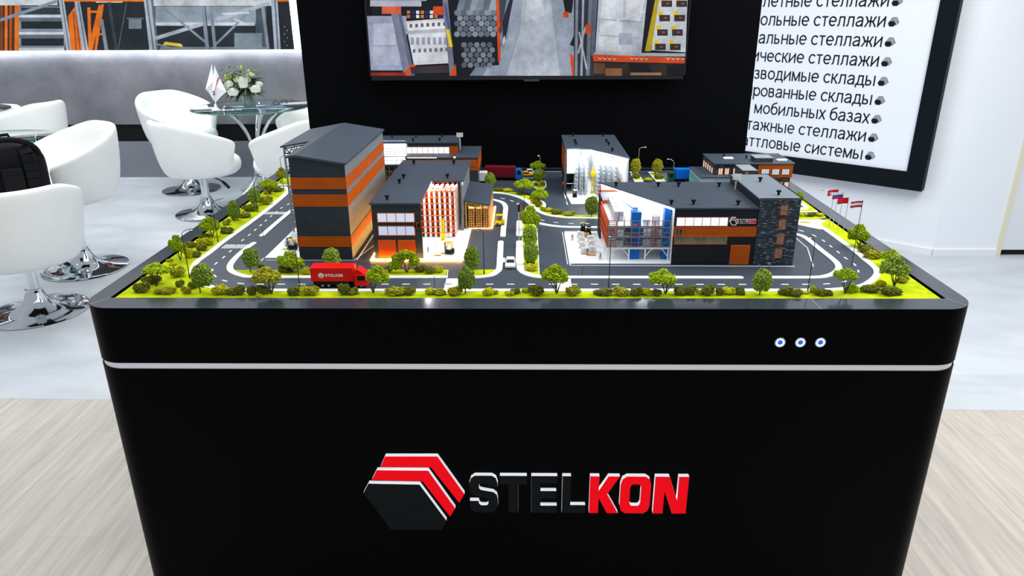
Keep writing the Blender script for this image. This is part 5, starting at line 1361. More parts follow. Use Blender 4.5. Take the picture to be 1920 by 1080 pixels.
CL = {n: mat('cloth_'+n, c_, .8, var=.05) for n, c_ in dict(pink=(196, 140, 140), black=(28, 26, 34), blue=(40, 82, 132), grey=(120, 140, 160), navy=(40, 56, 90)).items()}
figure(gpt(1073, 453), .3, CL['pink'], CL['black'], 'tiny figure in a pink top and black trousers left of the white loads')
figure(gpt(1101.5, 481), 2.8, CL['blue'], CL['navy'], 'tiny figure in blue standing among the white loads', .024)
figure(gpt(1125, 489), -1.2, CL['grey'], CL['blue'], 'tiny figure in blue walking right of the white loads', .023, 1)
figure(gpt(803, 475), 1.2, CL['grey'], CL['black'], 'tiny figure in grey at the conveyor before the orange racks', .019)

# ------------------------------------------------------------------ street lamps, traffic light, posts, flags
POLE = mat('model_dark_pole', (44, 46, 44), .5, .3, var=.05)
POLEL = mat('model_silver_pole', (196, 200, 204), .35, .5, var=.03)
LAMPW = glow((238, 246, 255), 3.0)


def street_lamp(base, top, head, label, group=None, m=POLE, lit=True, r=.0012):
    b = g2(*base); t = thing('street_lamp', (b.x, b.y, G), label, 'street lamp', group)
    z = aty(top[0], top[1], b.y).z-G; h = aty(head[0], head[1], b.y); hx, hz = h.x-b.x, h.z-G
    MB().cyl((0, 0, 0), (0, 0, .010), r*1.7, r*1.5, 8).cyl((0, 0, .010), (0, 0, z), r, r*.75, 8).build('pole', m, t, local=True)
    MB().tube([(0, 0, z-.0005), (hx*.25, 0, z+(hz-z)*.55), (hx*.6, 0, z+(hz-z)*.9), (hx, 0, hz)], r*.7, 6).build('arm', m, t, local=True)
    s = 1 if hx > 0 else -1
    hd = MB().box(hx-.004, hx+.004, -.0022, .0022, hz-.0007, hz+.0012).build('lamp_head', m, t, local=True)
    MB().ell((hx+s*.0005, 0, hz-.0008), .0034, .0026, .0014, 8, 5).build('lens', LAMPW if lit else PWHITE, hd, smooth=60, local=True)
    return t


street_lamp((356, 523), (342, 438), (358.5, 430), 'dark street lamp nearest the front left corner, on the left lawn')
street_lamp((409, 454), (401.5, 380), (417, 373.5), 'dark street lamp halfway up the left lawn')
street_lamp((483, 398), (473, 331), (487, 327.5), 'dark street lamp near the far end of the left lawn')
street_lamp((532, 355), (525, 297), (535, 292), 'thin street lamp beside the far left corner of the tall warehouse', lit=False)
street_lamp((562.5, 542.5), (550, 455), (544, 446), 'tall dark street lamp on the front lawn left of the red truck', lit=False)
street_lamp((1141, 543), (1146.5, 456), (1144, 442), 'tall dark street lamp on the front lawn before the open steel mezzanine')
street_lamp((1514, 548), (1527, 457), (1520, 444.5), 'tall dark street lamp on the front lawn right of the stone tower')
street_lamp((907.7, 514.5), (906.5, 436), (898, 430), 'dark street lamp on the small lawn left of the centre road', lit=False)
street_lamp((983, 391.5), (983, 345), (978, 341), 'brown street lamp on the curved lawn behind the traffic light', lit=False, r=.001)
street_lamp((1012.5, 343), (1011.7, 297), (1010, 291.5), 'bright street lamp above the tree on the small back island', m=POLEL)
street_lamp((1196, 322), (1196, 279), (1210, 275.7), 'pale street lamp right of the lit grey rack hall', m=POLEL)
street_lamp((1263, 318), (1261, 305), (1252.6, 298), 'glowing street lamp over the green cab of the blue truck', m=POLEL)
street_lamp((1554, 424), (1561, 359), (1543, 356.5), 'silver street lamp left of the row of flags', m=POLEL, lit=False)

for (b_, tpx, lab, m_) in (((815, 541), (815, 517), 'thin dark post by the white driveway stripes at the front', POLE), ((1091.5, 518), (1092.5, 498), 'thin dark post on the kerb before the white loads', POLE), ((494, 445), (494.5, 424), 'thin dark post on the kerb left of the tall warehouse', POLE)):
    p_ = g2(*b_); t = thing('sign_post', (p_.x, p_.y, G), lab, 'post'); z = aty(*tpx, p_.y).z-G
    MB().cyl((0, 0, 0), (0, 0, z), .0007, n=6).build('post', m_, t, local=True); MB().ell((0, 0, z), .0012, .0012, .0018, 6, 4).build('tip', PWHITE, t, local=True)
p_ = g2(1441, 506); t = thing('road_sign', (p_.x, p_.y, G), 'round pale road sign in front of the stone tower', 'road sign')
MB().cyl((0, 0, 0), (0, 0, .018), .0006, n=6).build('post', POLE, t, local=True); MB().cyl((0, -.0012, .018), (0, -.0002, .018), .0034, n=14).build('sign_disc', PGREY, t, local=True)

p_ = g2(973, 453); t = thing('traffic_light', (p_.x, p_.y, G), 'model traffic light showing red beside the centre road', 'traffic light')
z1, z0_ = aty(973, 383, p_.y).z-G, aty(973, 397, p_.y).z-G
MB().cyl((0, 0, 0), (0, 0, z0_), .0012, n=8).build('pole', POLEL, t, local=True)
hd = MB().box(-.003, .003, -.002, .002, z0_, z1).build('signal_head', MATTEBLACK, t, bevel=.0006, local=True)
MB().box(.003, .0062, -.002, .001, z0_+.004, z1-.003).build('red_lens', glow((200, 50, 70), .8), hd, local=True)
MB().cyl((-.001, 0, z1), (-.001, 0, z1+.005), .0015, .001, 8).build('cap', PWHITE, hd, local=True)


def flag(base, top, m_, stripes_, label, w=.033, h=.018, extra=None):
    b = g2(*base); t = thing('flag', (b.x, b.y, G), label, 'flag')
    z = aty(top[0], top[1], b.y).z-G
    MB().cyl((0, 0, 0), (0, 0, z), .0009, .0008, 8).ell((0, 0, z), .0013, .0013, .0013, 6, 4).build('flagpole', m_, t, local=True)
    mb = MB(); n = 10; mats_ = []
    for i, (c_, u0, u1, v0, v1) in enumerate(stripes_):
        mats_.append(mat('flag_%d_%d_%d' % c_, c_, .75, var=.04)); mb.mi = i
        for k in range(n):
            a, b2_ = u0+(u1-u0)*k/n, u0+(u1-u0)*(k+1)/n
            def P_(u, v): return (-w*u, .0025*math.sin(u*5.0)+(-.0002*i), z-.001-h*(1-v)-.0015*u)
            mb.poly([P_(a, v0), P_(b2_, v0), P_(b2_, v1), P_(a, v1)])
    if extra: extra(mb, mats_, z, w, h)
    mb.build('flag_cloth', mats_, t, smooth=60, local=True)
    return t


RF, WF, BF = (206, 30, 56), (240, 240, 246), (46, 86, 200)
def spot(mb, mats_, z, w, h):
    mats_.append(mat('flag_emblem', (236, 206, 196), .7, var=.05)); mb.mi = len(mats_)-1
    mb.poly([(-w*.78+.0032*math.cos(2*PI*k/10), -.006, z-.001-h*.55+.0032*math.sin(2*PI*k/10)) for k in range(10)])
flag((1561, 426), (1570, 355), POLEL, [(RF, 0, 1, .55, 1), (WF, 0, .62, .18, .55), (RF, .62, 1, 0, .55)], 'rearmost model flag, red with a white field and pale emblem', extra=spot)
flag((1570, 433), (1579.5, 361), POLEL, [(WF, 0, 1, .72, 1), (BF, 0, 1, .36, .72), ((190, 40, 80), 0, 1, 0, .36)], 'model flag with white, blue and red stripes, second from the back')
flag((1580, 440), (1588.5, 370), POLEL, [(RF, 0, 1, 0, 1)], 'plain red model flag, third from the back')
flag((1596.5, 497.5), (1601, 376), POLE, [((190, 44, 70), 0, 1, 0, .36), (WF, 0, 1, .36, .70), ((190, 44, 70), 0, 1, .70, 1)], 'nearest model flag with red, white and red stripes on a dark pole', w=.031, h=.017)

# ================================================================== MODEL TREES AND BUSHES
def flock(name, c, var, hue=0.0):
    m = mat(name, c, .9, var=0.0, spec=.15)
    nt = m.node_tree; p = nt.nodes['Principled BSDF']; N = nt.nodes.new; L = nt.links.new
    tc = N('ShaderNodeTexCoord'); nz = N('ShaderNodeTexNoise'); nz.inputs['Scale'].default_value = 9; nz.inputs['Detail'].default_value = 3
    rp = N('ShaderNodeValToRGB'); e = rp.color_ramp.elements; col = rgb(*c)
    e[0].position = .34; e[0].color = tuple(x*(1-var) for x in col[:3])+(1,); e[1].position = .68; e[1].color = (min(1, col[0]*(1+var*1.5)), min(1, col[1]*(1+var)), col[2]*(1+var*.6), 1)
    oi = N('ShaderNodeObjectInfo'); hs = N('ShaderNodeHueSaturation'); mr = N('ShaderNodeMapRange'); mr.inputs['To Min'].default_value = .85; mr.inputs['To Max'].default_value = 1.18
    L(tc.outputs['Object'], nz.inputs['Vector']); L(nz.outputs['Fac'], rp.inputs['Fac']); L(oi.outputs['Random'], mr.inputs['Value']); L(mr.outputs['Result'], hs.inputs['Value'])
    L(rp.outputs['Color'], hs.inputs['Color']); L(hs.outputs['Color'], p.inputs['Base Color'])
    return m


F_GREEN = flock('foliage_green', (112, 140, 52), .45)
F_LIME = flock('foliage_lime', (132, 160, 22), .38)
F_OLIVE = flock('foliage_olive', (140, 144, 34), .42)
F_DARK = flock('foliage_dark', (96, 106, 38), .52)
F_YELL = flock('foliage_yellow_green', (170, 172, 26), .32)
_ph = (1+5**.5)/2
ICO_V = [Vector(v).normalized() for v in ((-1, _ph, 0), (1, _ph, 0), (-1, -_ph, 0), (1, -_ph, 0), (0, -1, _ph), (0, 1, _ph), (0, -1, -_ph), (0, 1, -_ph), (_ph, 0, -1), (_ph, 0, 1), (-_ph, 0, -1), (-_ph, 0, 1))]
ICO_F = ((0, 11, 5), (0, 5, 1), (0, 1, 7), (0, 7, 10), (0, 10, 11), (1, 5, 9), (5, 11, 4), (11, 10, 2), (10, 7, 6), (7, 1, 8), (3, 9, 4), (3, 4, 2), (3, 2, 6), (3, 6, 8), (3, 8, 9), (4, 9, 5), (2, 4, 11), (6, 2, 10), (8, 6, 7), (9, 8, 1))


def clump(mb, c, r, rnd, jit=.35):
    n = len(mb.v); c = Vector(c)
    for v in ICO_V: mb.v.append(c+v*r*(1+jit*(rnd.random()*2-1)))
    for f in ICO_F: mb.face([n+i for i in f])


def dome(mb, c, rx, ry, rz, k, r, rnd, low=-.9):
    """clumps of flock over an ellipsoid"""
    c = Vector(c); mb.ell(c, rx*.8, ry*.8, rz*.8, 8, 6)
    for i in range(k):
        z = low+(1-low)*(i+.5)/k; t = i*2.39996; q = math.sqrt(max(0, 1-z*z)); s = .82+.3*rnd.random()
        clump(mb, c+Vector((rx*q*math.cos(t)*s, ry*q*math.sin(t)*s, rz*z*s)), r*(.7+.6*rnd.random()), rnd)


def crown_mesh(kind, seed):
    rnd = random.Random(seed); mb = MB()
    if kind == 'oval':
        dome(mb, (0, 0, .45), .43, .43, .46, 150, .085, rnd)
        for k in range(5): t = rnd.random()*6.28; dome(mb, (.2*math.cos(t), .2*math.sin(t), .3+.4*rnd.random()), .2, .2, .2, 30, .07, rnd)
    elif kind == 'spread':
        for k in range(8):
            t = k*2.4+seed; q = .30 if k else 0
            dome(mb, (q*math.cos(t), q*math.sin(t)*.9, .42+.25*rnd.random()-(.1 if k else -.2)), .21, .21, .23, 34, .075, rnd, -.8)
    else:   # arch: separate clumps with gaps
        for x, z, s in ((-.34, .22, .20), (-.20, .42, .16), (0, .80, .15), (.22, .66, .18), (.36, .42, .17), (-.30, .60, .12), (.28, .25, .10)): dome(mb, (x, .12*(rnd.random()-.5), z), s, s, s*1.15, 34, .06, rnd)
    return mb


def trunk_mesh(kind, seed):
    rnd = random.Random(seed); mb = MB()
    if kind == 'oval': mb.tube([(0, 0, 0), (.01, 0, .5), (0, 0, 1)], [.05, .035, .025], 7)
    else:
        for k in range(5):
            t = k*1.257+seed; q = .20+.12*rnd.random()
            mb.tube([(0, 0, 0), (.06*math.cos(t), .06*math.sin(t), .25), (q*.7*math.cos(t), q*.7*math.sin(t), .65), (q*math.cos(t), q*math.sin(t), 1)], [.03, .022, .018, .012], 5)
    return mb


TREES = [  # base px, crown x0 x1 ytop ybottom px, kind, foliage, label
 ((294, 537), (268, 315, 492, 516), 'spread', F_LIME, 'lime green spreading tree nearest the front left corner of the lawn'),
 ((339, 489), (317, 347, 442, 477), 'spread', F_LIME, 'tall lime green tree on the left lawn, second from the front corner'),
 ((376, 549.5), (360, 397.5, 494, 536), 'oval', F_GREEN, 'round mid green tree at the inside bend of the front left lawn'),
 ((470, 510.5), (454, 485, 464, 500), 'oval', F_GREEN, 'egg shaped green tree alone at the left end of the front island'),
 ((509.5, 551.5), (473, 524, 499, 534), 'spread', F_OLIVE, 'olive yellow spreading tree on the front lawn left of the red truck'),
 ((547, 510), (521.5, 568, 472.5, 506), 'spread', F_LIME, 'lime spreading tree before the left corner of the tall warehouse'),
 ((620, 509), (605, 637, 464, 500), 'oval', F_GREEN, 'round green tree right behind the red truck'),
 ((700, 550), (688, 728.5, 500, 535), 'spread', F_LIME, 'lime tree on the front lawn just right of the red truck'),
 ((763, 511.5), (733, 784, 467, 504), 'arch', F_LIME, 'gappy arching lime tree before the orange roller doors'),
 ((884, 506), (870, 899, 461, 502), 'oval', F_GREEN, 'egg shaped green tree right of the orange rack warehouse'),
 ((872.6, 551.6), (858, 890.5, 500.5, 541), 'oval', F_GREEN, 'egg shaped green tree on the front lawn beside the left white driveway stripes'),
 ((1043.7, 551.5), (1017, 1064, 498.5, 534), 'spread', F_LIME, 'lime umbrella tree on the front lawn beside the right white crossing'),
 ((1247.6, 552), (1218, 1266, 503, 537), 'spread', F_LIME, 'lime umbrella tree on the front lawn before the branded hall'),
 ((1424, 553.5), (1412, 1448, 504, 545), 'oval', F_GREEN, 'green oval tree on the front lawn before the stone tower'),
 ((1584, 552), (1566, 1607, 504, 528), 'spread', F_LIME, 'lime tree with one thin trunk at the front right road bend'),
 ((1676, 537.5), (1653, 1703, 482, 523), 'spread', F_GREEN, 'large mid green tree at the front right lawn corner'),
 ((1671, 500), (1656, 1687, 466.5, 492), 'spread', F_LIME, 'lime tree half hidden behind the large right corner tree'),
 ((1609.7, 463), (1592, 1629, 421.5, 455), 'spread', F_LIME, 'lime tree on the right lawn beside the nearest flag'),
 ((1497, 377), (1491, 1507, 359.5, 373), 'spread', F_LIME, 'small lime tree peeping out behind the stone tower'),
 ((398.5, 444.5), (375, 410, 408.5, 437), 'spread', F_LIME, 'lime umbrella tree on the left lawn, third from the front corner'),
 ((438.5, 413), (426.7, 449, 375, 410), 'oval', F_GREEN, 'egg shaped green tree on the left lawn, fourth from the front corner'),
 ((477, 386), (465, 488, 351.5, 381), 'oval', F_GREEN, 'egg shaped green tree on the left lawn, fifth from the front corner'),
 ((507, 365), (486, 519, 336.5, 354), 'spread', F_LIME, 'flat lime tree at the far end of the left lawn'),
 ((527, 343.5), (518, 539, 315, 338), 'spread', F_OLIVE, 'olive tree on the far left grass beyond the side road'),
 ((1009, 342), (994, 1022, 301, 319), 'spread', F_LIME, 'lime topped tree at the back of the small centre island'),
 ((1011.7, 351), (999, 1022, 316, 338), 'oval', F_GREEN, 'dark green tree at the front of the small centre island'),
 ((976, 365), (966, 1000.5, 335.5, 357), 'spread', F_LIME, 'wide lime tree on the curved lawn right of the blue truck cab'),
 ((1013, 383), (997, 1027, 354.5, 374), 'spread', F_LIME, 'rounded lime tree at the bend of the curved lawn'),
 ((920, 353.5), (908.5, 929, 323, 351), 'oval', F_GREEN, 'green tree beside the red cab behind the pallet shed'),
 ((992, 432), (977, 1012, 387.5, 426), 'spread', F_LIME, 'rearmost lime tree of the planted median by the traffic light'),
 ((992.5, 462.5), (980, 1006.5, 422, 460), 'oval', F_GREEN, 'middle green tree of the planted median'),
 ((993.5, 496), (981.5, 1009.5, 453, 490), 'oval', F_GREEN, 'front dark green tree of the planted median beside the white car'),
 ((1109, 407), (1097, 1123, 367.5, 401), 'oval', F_GREEN, 'round green tree on the kerb before the lit grey rack hall'),
 ((1191, 326.5), (1182, 1201.5, 296.5, 323), 'oval', F_OLIVE, 'olive green tree in the left of the two back planters'),
 ((1233, 327), (1222.5, 1243, 297.5, 323), 'oval', F_OLIVE, 'olive green tree in the right of the two back planters'),
 ((725, 348), (720, 730, 322, 343), 'spread', F_LIME, 'lime tree wedged between the tall warehouse and the rack warehouse'),
]
CR = {}; TRK = {}
for i, ((bx, by), (cx0, cx1, cyt, cyb), kind, fm, lab) in enumerate(TREES):
    b = g2(bx, by); y = b.y
    p, q = aty(cx0, (cyt+cyb)/2, y), aty(cx1, (cyt+cyb)/2, y); zt, zb = aty(bx, cyt, y).z-G, aty(bx, cyb, y).z-G
    zb = max(zb, .004); w = (q.x-p.x); ox = (p.x+q.x)/2-b.x
    t = thing('model_tree', (b.x, b.y, G+.001), lab, 'model tree', 'model trees')
    key = (kind, fm.name, i % 3 if kind == 'oval' else i % 4)
    if key not in CR:
        CR[key] = crown_mesh(kind, 7*key[2]+3).build('crown', fm, t, local=True)
        c = CR[key]
    else: c = CR[key].copy(); COL.objects.link(c); c.parent = t
    c.location = (ox, 0, zb-.001); c.scale = (w, w*.85, zt-zb); c.rotation_euler = (0, 0, 0)
    tk = (kind != 'oval', i % 3)
    if tk not in TRK: TRK[tk] = trunk_mesh('oval' if kind == 'oval' else 'spread', tk[1]).build('trunk', TREEWOOD, t, local=True); c = TRK[tk]
    else: c = TRK[tk].copy(); COL.objects.link(c); c.parent = t
    hh = zb+(zt-zb)*.35; c.location = (0, 0, -.001); c.scale = (max(.028, w*.8), max(.028, w*.8), hh)
    if kind != 'oval':
        c.scale = (w, w*.6, hh)

D_, O_, L_, Y_ = 'dark', 'olive', 'lime', 'yellow'
BUSH = {
 'on the front left lawn corner': [(262.6, 552, 30, 20, D_), (281, 535.5, 34, 16, D_), (306, 554.5, 38, 12, O_), (348, 553.5, 17, 14, O_), (336, 541, 16, 14, D_), (361, 544.5, 18, 17, D_), (331, 523, 26, 21, O_), (316, 493, 12, 5, Y_), (323, 500.5, 13, 5, Y_)],
 'along the left lawn': [(353, 486, 18, 20, Y_), (367, 485, 16, 12, D_), (356, 466.5, 20, 11, D_), (376, 472.5, 19, 11, D_), (382, 464, 27, 16, Y_), (378, 449.5, 24, 8, D_), (423, 424.5, 15, 12, O_), (416, 430.5, 12, 6, Y_), (424, 440.5, 23, 12, D_), (456, 410.5, 21, 11, O_), (467, 398.5, 28, 14, D_), (496, 386, 25, 18, O_), (500, 366, 14, 10, Y_), (517, 362, 24, 10, D_)],
 'on the front lawn left of the red truck': [(410, 556, 26, 20, Y_), (434, 556.5, 24, 15, D_), (449, 556, 17, 20, D_), (470, 556.5, 16, 20, D_), (489, 555.5, 24, 18, D_), (485, 560, 11, 7, Y_), (505, 553, 9, 5, Y_), (549, 557, 23, 16, D_), (569, 557, 17, 19, Y_), (585, 557, 22, 18, O_)],
 'on the front lawn right of the red truck': [(645, 557, 22, 22, D_), (661, 556, 17, 15, O_), (671, 553.5, 7, 3, Y_), (741, 557.5, 38, 17, O_), (766, 557, 23, 17, D_), (806.5, 555.5, 18, 13, Y_), (824, 557, 22, 13, O_), (852, 557.5, 26, 18, O_), (914.8, 557.5, 19, 16, Y_), (927.5, 554.5, 12, 9, O_), (955, 557.5, 16, 9, Y_), (965, 554, 20, 11, D_), (986, 551.5, 15, 9, Y_), (1005, 558, 27, 21, D_)],
 'on the front lawn before the branded hall': [(1075, 558, 26, 18, O_), (1131, 557.5, 33, 13, D_), (1166, 558, 28, 17, O_), (1192, 558, 22, 18, D_), (1212, 557, 20, 15, Y_), (1232, 558, 17, 14, D_), (1276, 557, 22, 18, D_), (1295, 556.5, 20, 20, D_), (1311, 555.5, 10, 12, Y_), (1328, 557.5, 24, 23, D_), (1350, 557, 14, 16, D_), (1368, 555.5, 24, 14, Y_), (1389, 556, 18, 16, D_)],
 'on the front right lawn': [(1475, 557, 25, 16, D_), (1495, 560, 20, 16, D_), (1512, 554, 13, 5, Y_), (1524, 552, 10, 17, Y_), (1540, 558, 24, 15, D_), (1555, 557, 16, 11, D_), (1599, 552, 22, 19, L_), (1634, 552, 33, 14, D_), (1654, 540.5, 18, 12, Y_), (1675, 558, 36, 16, D_), (1694.6, 533, 22, 12, O_)],
 'on the right lawn behind the corner trees': [(1627, 476.5, 30, 16, D_), (1639, 488, 33, 17, O_)],
 'in the hedge behind the flags': [(1506, 408.5, 17, 8, Y_), (1522, 408.5, 17, 9, D_), (1538, 408, 16, 7, Y_)],
 'on the island before the warehouses': [(490, 508, 13, 11, D_), (532, 514, 22, 13, D_), (574.5, 517.5, 16, 16, Y_), (728, 513.5, 14, 14, D_), (788, 513, 22, 14, D_), (805, 516.5, 17, 15, D_), (823, 514, 15, 14, Y_)],
 'at the front of the planted median': [(995, 497.5, 17, 12, D_), (995, 511, 23, 14, Y_)],
 'on the curved lawn behind the pallet shed': [(935, 360.5, 20, 6.5, D_), (952, 362, 17, 6.5, Y_), (976, 367.5, 13, 5.5, D_), (997, 375.5, 8, 5, D_), (1004, 383.5, 16, 13, Y_), (1009, 390, 10, 7, D_), (1019.5, 398, 12, 9, O_), (1030, 399.5, 13, 8, Y_), (1044, 404.5, 20, 10, D_), (1067, 406.5, 22, 8, O_)],
 'on the small centre island': [(1005, 350.5, 8, 6, D_), (1018, 350.5, 8, 9, O_)],
 'by the two back planters': [(1193, 337.5, 14, 12, D_), (1216, 342, 15, 7, Y_), (1236, 338.5, 15, 11, D_)],
}
ORD = ['first', 'second', 'third', 'fourth', 'fifth', 'sixth', 'seventh', 'eighth', 'ninth', 'tenth', 'eleventh', 'twelfth', 'thirteenth', 'fourteenth']
BM = {D_: F_DARK, O_: F_OLIVE, L_: F_LIME, Y_: F_YELL}
BW = {D_: 'dark olive bush', O_: 'olive green bush', L_: 'leafy green bush', Y_: 'yellow green bush'}
BP = {}; n_ = 0
for region, items in BUSH.items():
    items = sorted(items)
    for k, (px, py, wp, hp, tone) in enumerate(items):
        b = g2(px, py-1.0); y = b.y
        w = aty(px+wp/2, py, y).x-aty(px-wp/2, py, y).x; h = aty(px, py-hp, y).z-aty(px, py, y).z
        key = (tone, n_ % 3); n_ += 1
        if key not in BP:
            rnd = random.Random(n_*5+1); mb = MB()
            for j in range(6): t = j*1.3+rnd.random(); q = .27 if j else 0; dome(mb, (q*math.cos(t), q*math.sin(t), .28+.26*rnd.random()), .22, .22, .26+.16*rnd.random(), 22, .115, rnd, -.75)
            o = mb.build('model_bush', BM[tone], None); BP[key] = o
        else: o = BP[key].copy(); COL.objects.link(o)
        d = min(w*.8, .028)
        o.location = (b.x, y+d*.42, G+.0012); o.scale = (w*1.05, d, h*.92); o.rotation_euler = (0, 0, 0)
        if n_ % 2: o.scale.x *= -1; o.scale.y *= -1
        pos = ORD[k]+' from left' if len(items) > 1 else 'single'
        tag(o, '%s, %s %s' % (BW[tone], pos, region), 'model bush', 'bushes '+region)

# ================================================================== CHAIRS AND GLASS TABLES
def tub_chair(loc, face, lift, label):
    """white swivel tub chair, seat opening along local +y turned to the heading face (degrees from +x)"""
    t = thing('tub_chair', (loc[0], loc[1], 0), label, 'chair', 'white tub chairs', math.radians(face-90))
    n = 30; fm = math.radians(124); mb = MB(); rings = []
    for i in range(n+1):
        s = -1+2*i/n; a = -PI/2+s*fm; u = abs(s)
        k = max(0, (u-.22)/.78)**1.15
        h = .755-.185*k; e = 1-.05*max(0, (u-.85)/.15)
        prof = [(.235, .315), (.275, .355), (.305, .46), (.322, .58 if h > .6 else h-.04), (.332, h-.025), (.330, h), (.306, h+.012), (.280, h), (.266, h-.035), (.256, .53), (.246, .45), (.236, .40)]
        rings.append([(r*e*math.cos(a), r*e*math.sin(a), z+lift) for r, z in prof])
    k0 = len(mb.v); m = len(rings[0])
    for r in rings: mb.v += [Vector(p) for p in r]
    for i in range(n):
        for j in range(m): q = (j+1) % m; a = k0+i*m; b = a+m; mb.face((a+j, b+j, b+q, a+q))
    mb.face([k0+j for j in range(m-1, -1, -1)]); mb.face([k0+n*m+j for j in range(m)])
    mb.build('shell', LEATHER, t, smooth=180, sub=1, local=True)
    c = MB().lathe([(0, .31), (.17, .312), (.235, .325), (.268, .352), (.278, .39), (.270, .43), (.245, .452), (.15, .462), (0, .465)], (0, .028, lift), 40).build('seat_cushion', LEATHER, t, smooth=180, local=True)
    MB().lathe([(0, 0), (.243, 0), (.250, .004), (.249, .009), (.235, .013), (.17, .020), (.11, .034), (.075, .058), (.055, .088), (.044, .118), (.0395, .128), (.0395, .136), (.034, .138), (0, .138)], (0, 0, 0), 56).build('base', CHROME, t, smooth=50, local=True)
    MB().cyl((0, 0, .13), (0, 0, .285+lift*.5), .0305, n=24).build('gas_column', CHROME, t, smooth=50, local=True)
    MB().cyl((0, 0, .284+lift*.5), (0, 0, .296+lift*.5), .0325, n=24).build('column_collar', DKPLASTIC, t, smooth=50, local=True)
    MB().cyl((0, 0, .29+lift*.5), (0, 0, .318+lift), .022, n=20).build('inner_column', CHROME, t, smooth=50, local=True)
    MB().box(-.085, .085, -.085, .085, .303+lift, .314+lift).build('mounting_plate', DKPLASTIC, t, local=True)
    s = 1
    lv = MB().tube([(.02, .02, .300+lift), (.12, .05, .292+lift), (.19, .07, .262+lift)], .0055, 8).build('height_lever', DKPLASTIC, t, smooth=60, local=True)
    MB().tube([(.165, .063, .275+lift), (.19, .071, .258+lift), (.225, .083, .225+lift)], [.008, .012, .011], 10).build('lever_grip', DKPLASTIC, lv, smooth=60, local=True)
    return t


tub_chair((-2.66, 3.585), 141, -.035, 'white tub chair nearest the viewer at the left edge, seen from behind')
tub_chair((-2.80, 4.285), 232, .125, 'white tub chair with its open side turned left, behind the nearest chair')
tub_chair((-4.12, 5.93), 168, .085, 'white tub chair at the far left showing its back, before the grey wall')
tub_chair((-4.88, 6.50), 262, -.045, 'white tub chair at the left edge showing only its top rim beyond the others')
tub_chair((-3.03, 6.385), -32, .095, 'white tub chair behind the glass table, its open side facing right')
tub_chair((-2.545, 5.585), 52, .0, 'white tub chair in front of the glass table turned to the right')
tub_chair((-1.83, 5.62), 152, .0, 'white tub chair between the glass table and the tall model warehouse')
tub_chair((-2.0, 6.60), 221, .0, 'white tub chair tucked under the right of the glass table, cut by the black partition')

def sheet_glass():
    m = mat('clear_table_glass', (224, 240, 238), .02, var=0.0); nt = m.node_tree; N = nt.nodes.new; L = nt.links.new
    tr = N('ShaderNodeBsdfTransparent'); tr.inputs[0].default_value = (.86, .93, .92, 1); gl = N('ShaderNodeBsdfGlossy'); gl.inputs['Roughness'].default_value = .02; gl.inputs['Color'].default_value = (.95, 1, 1, 1)
    fr = N('ShaderNodeFresnel'); fr.inputs['IOR'].default_value = 1.45; mx = N('ShaderNodeMixShader')
    L(fr.outputs[0], mx.inputs[0]); L(tr.outputs[0], mx.inputs[1]); L(gl.outputs[0], mx.inputs[2]); L(mx.outputs[0], nt.nodes['Material Output'].inputs[0])
    return m


GLASS = sheet_glass()
GEDGE = mat('glass_edge_green', (108, 150, 142), .15, var=0.0, trans=.4, ior=1.45)


def glass_table(loc, label, r=.49, rot=0.0, spread=.18):
    t = thing('glass_table', (loc[0], loc[1], 0), label, 'table', None, rot)
    MB().lathe([(0, .742), (r-.002, .742), (r, .744), (r, .750), (r-.002, .752), (0, .752)], (0, 0, 0), 72).build('table_top', GLASS, t, smooth=50, local=True)
    MB().lathe([(r+.0002, .7425), (r+.0012, .744), (r+.0012, .750), (r+.0002, .7515)], (0, 0, 0), 72).build('glass_edge', GEDGE, t, smooth=50, local=True)
    for k in range(5):
        a = 2*PI*k/5+.4
        pts = []
        for j in range(17):
            u = j/16; z = .738*u+.012*(1-u)
            rr = .035+.22*max(0, (u-.45)/.55)**2.2+spread*max(0, (.30-u)/.30)**2.4
            pts.append((rr*math.cos(a), rr*math.sin(a), z))
        pts.append((pts[-1][0]*1.04, pts[-1][1]*1.04, .742))
        MB().tube(pts, .0125, 10).build('leg', CHROME, t, smooth=60, local=True)
    MB().lathe([(0, .36), (.052, .36), (.052, .40), (0, .40)], (0, 0, 0), 20).build('clamp_ring', CHROME, t, smooth=50, local=True)
    return t


glass_table((-2.35, 6.29), 'round glass table with flowers and small flags on curved chrome legs')
glass_table((-3.50, 4.685), 'round glass table at the left edge behind the black backpack', .39, .3)
glass_table((-4.86, 6.08), 'round glass table of which only the rim shows at the far left edge', .47, .1, .07)

# ------------------------------------------------------------------ things on the far glass table
TT = .7525
bq = thing('flower_arrangement', (-2.362, 6.215, TT), 'bouquet of white roses and green buds in a glass vase on the far glass table', 'flowers')
VG = mat('vase_glass', (206, 220, 222), .05, var=0.0, trans=.85, ior=1.4)
MB().lathe([(0, 0), (.045, 0), (.05, .005), (.05, .10), (.046, .10), (.046, .006), (0, .006)], (.03, 0, 0), 24).build('vase', VG, bq, smooth=50, local=True)
LEAFD = mat('leaf_dark_green', (52, 78, 30), .5, var=.3, scale=30); LEAFL = mat('leaf_fresh_green', (120, 146, 50), .5, var=.25, scale=30); LEAFG = mat('leaf_grey_green', (84, 104, 100), .55, var=.2, scale=30)


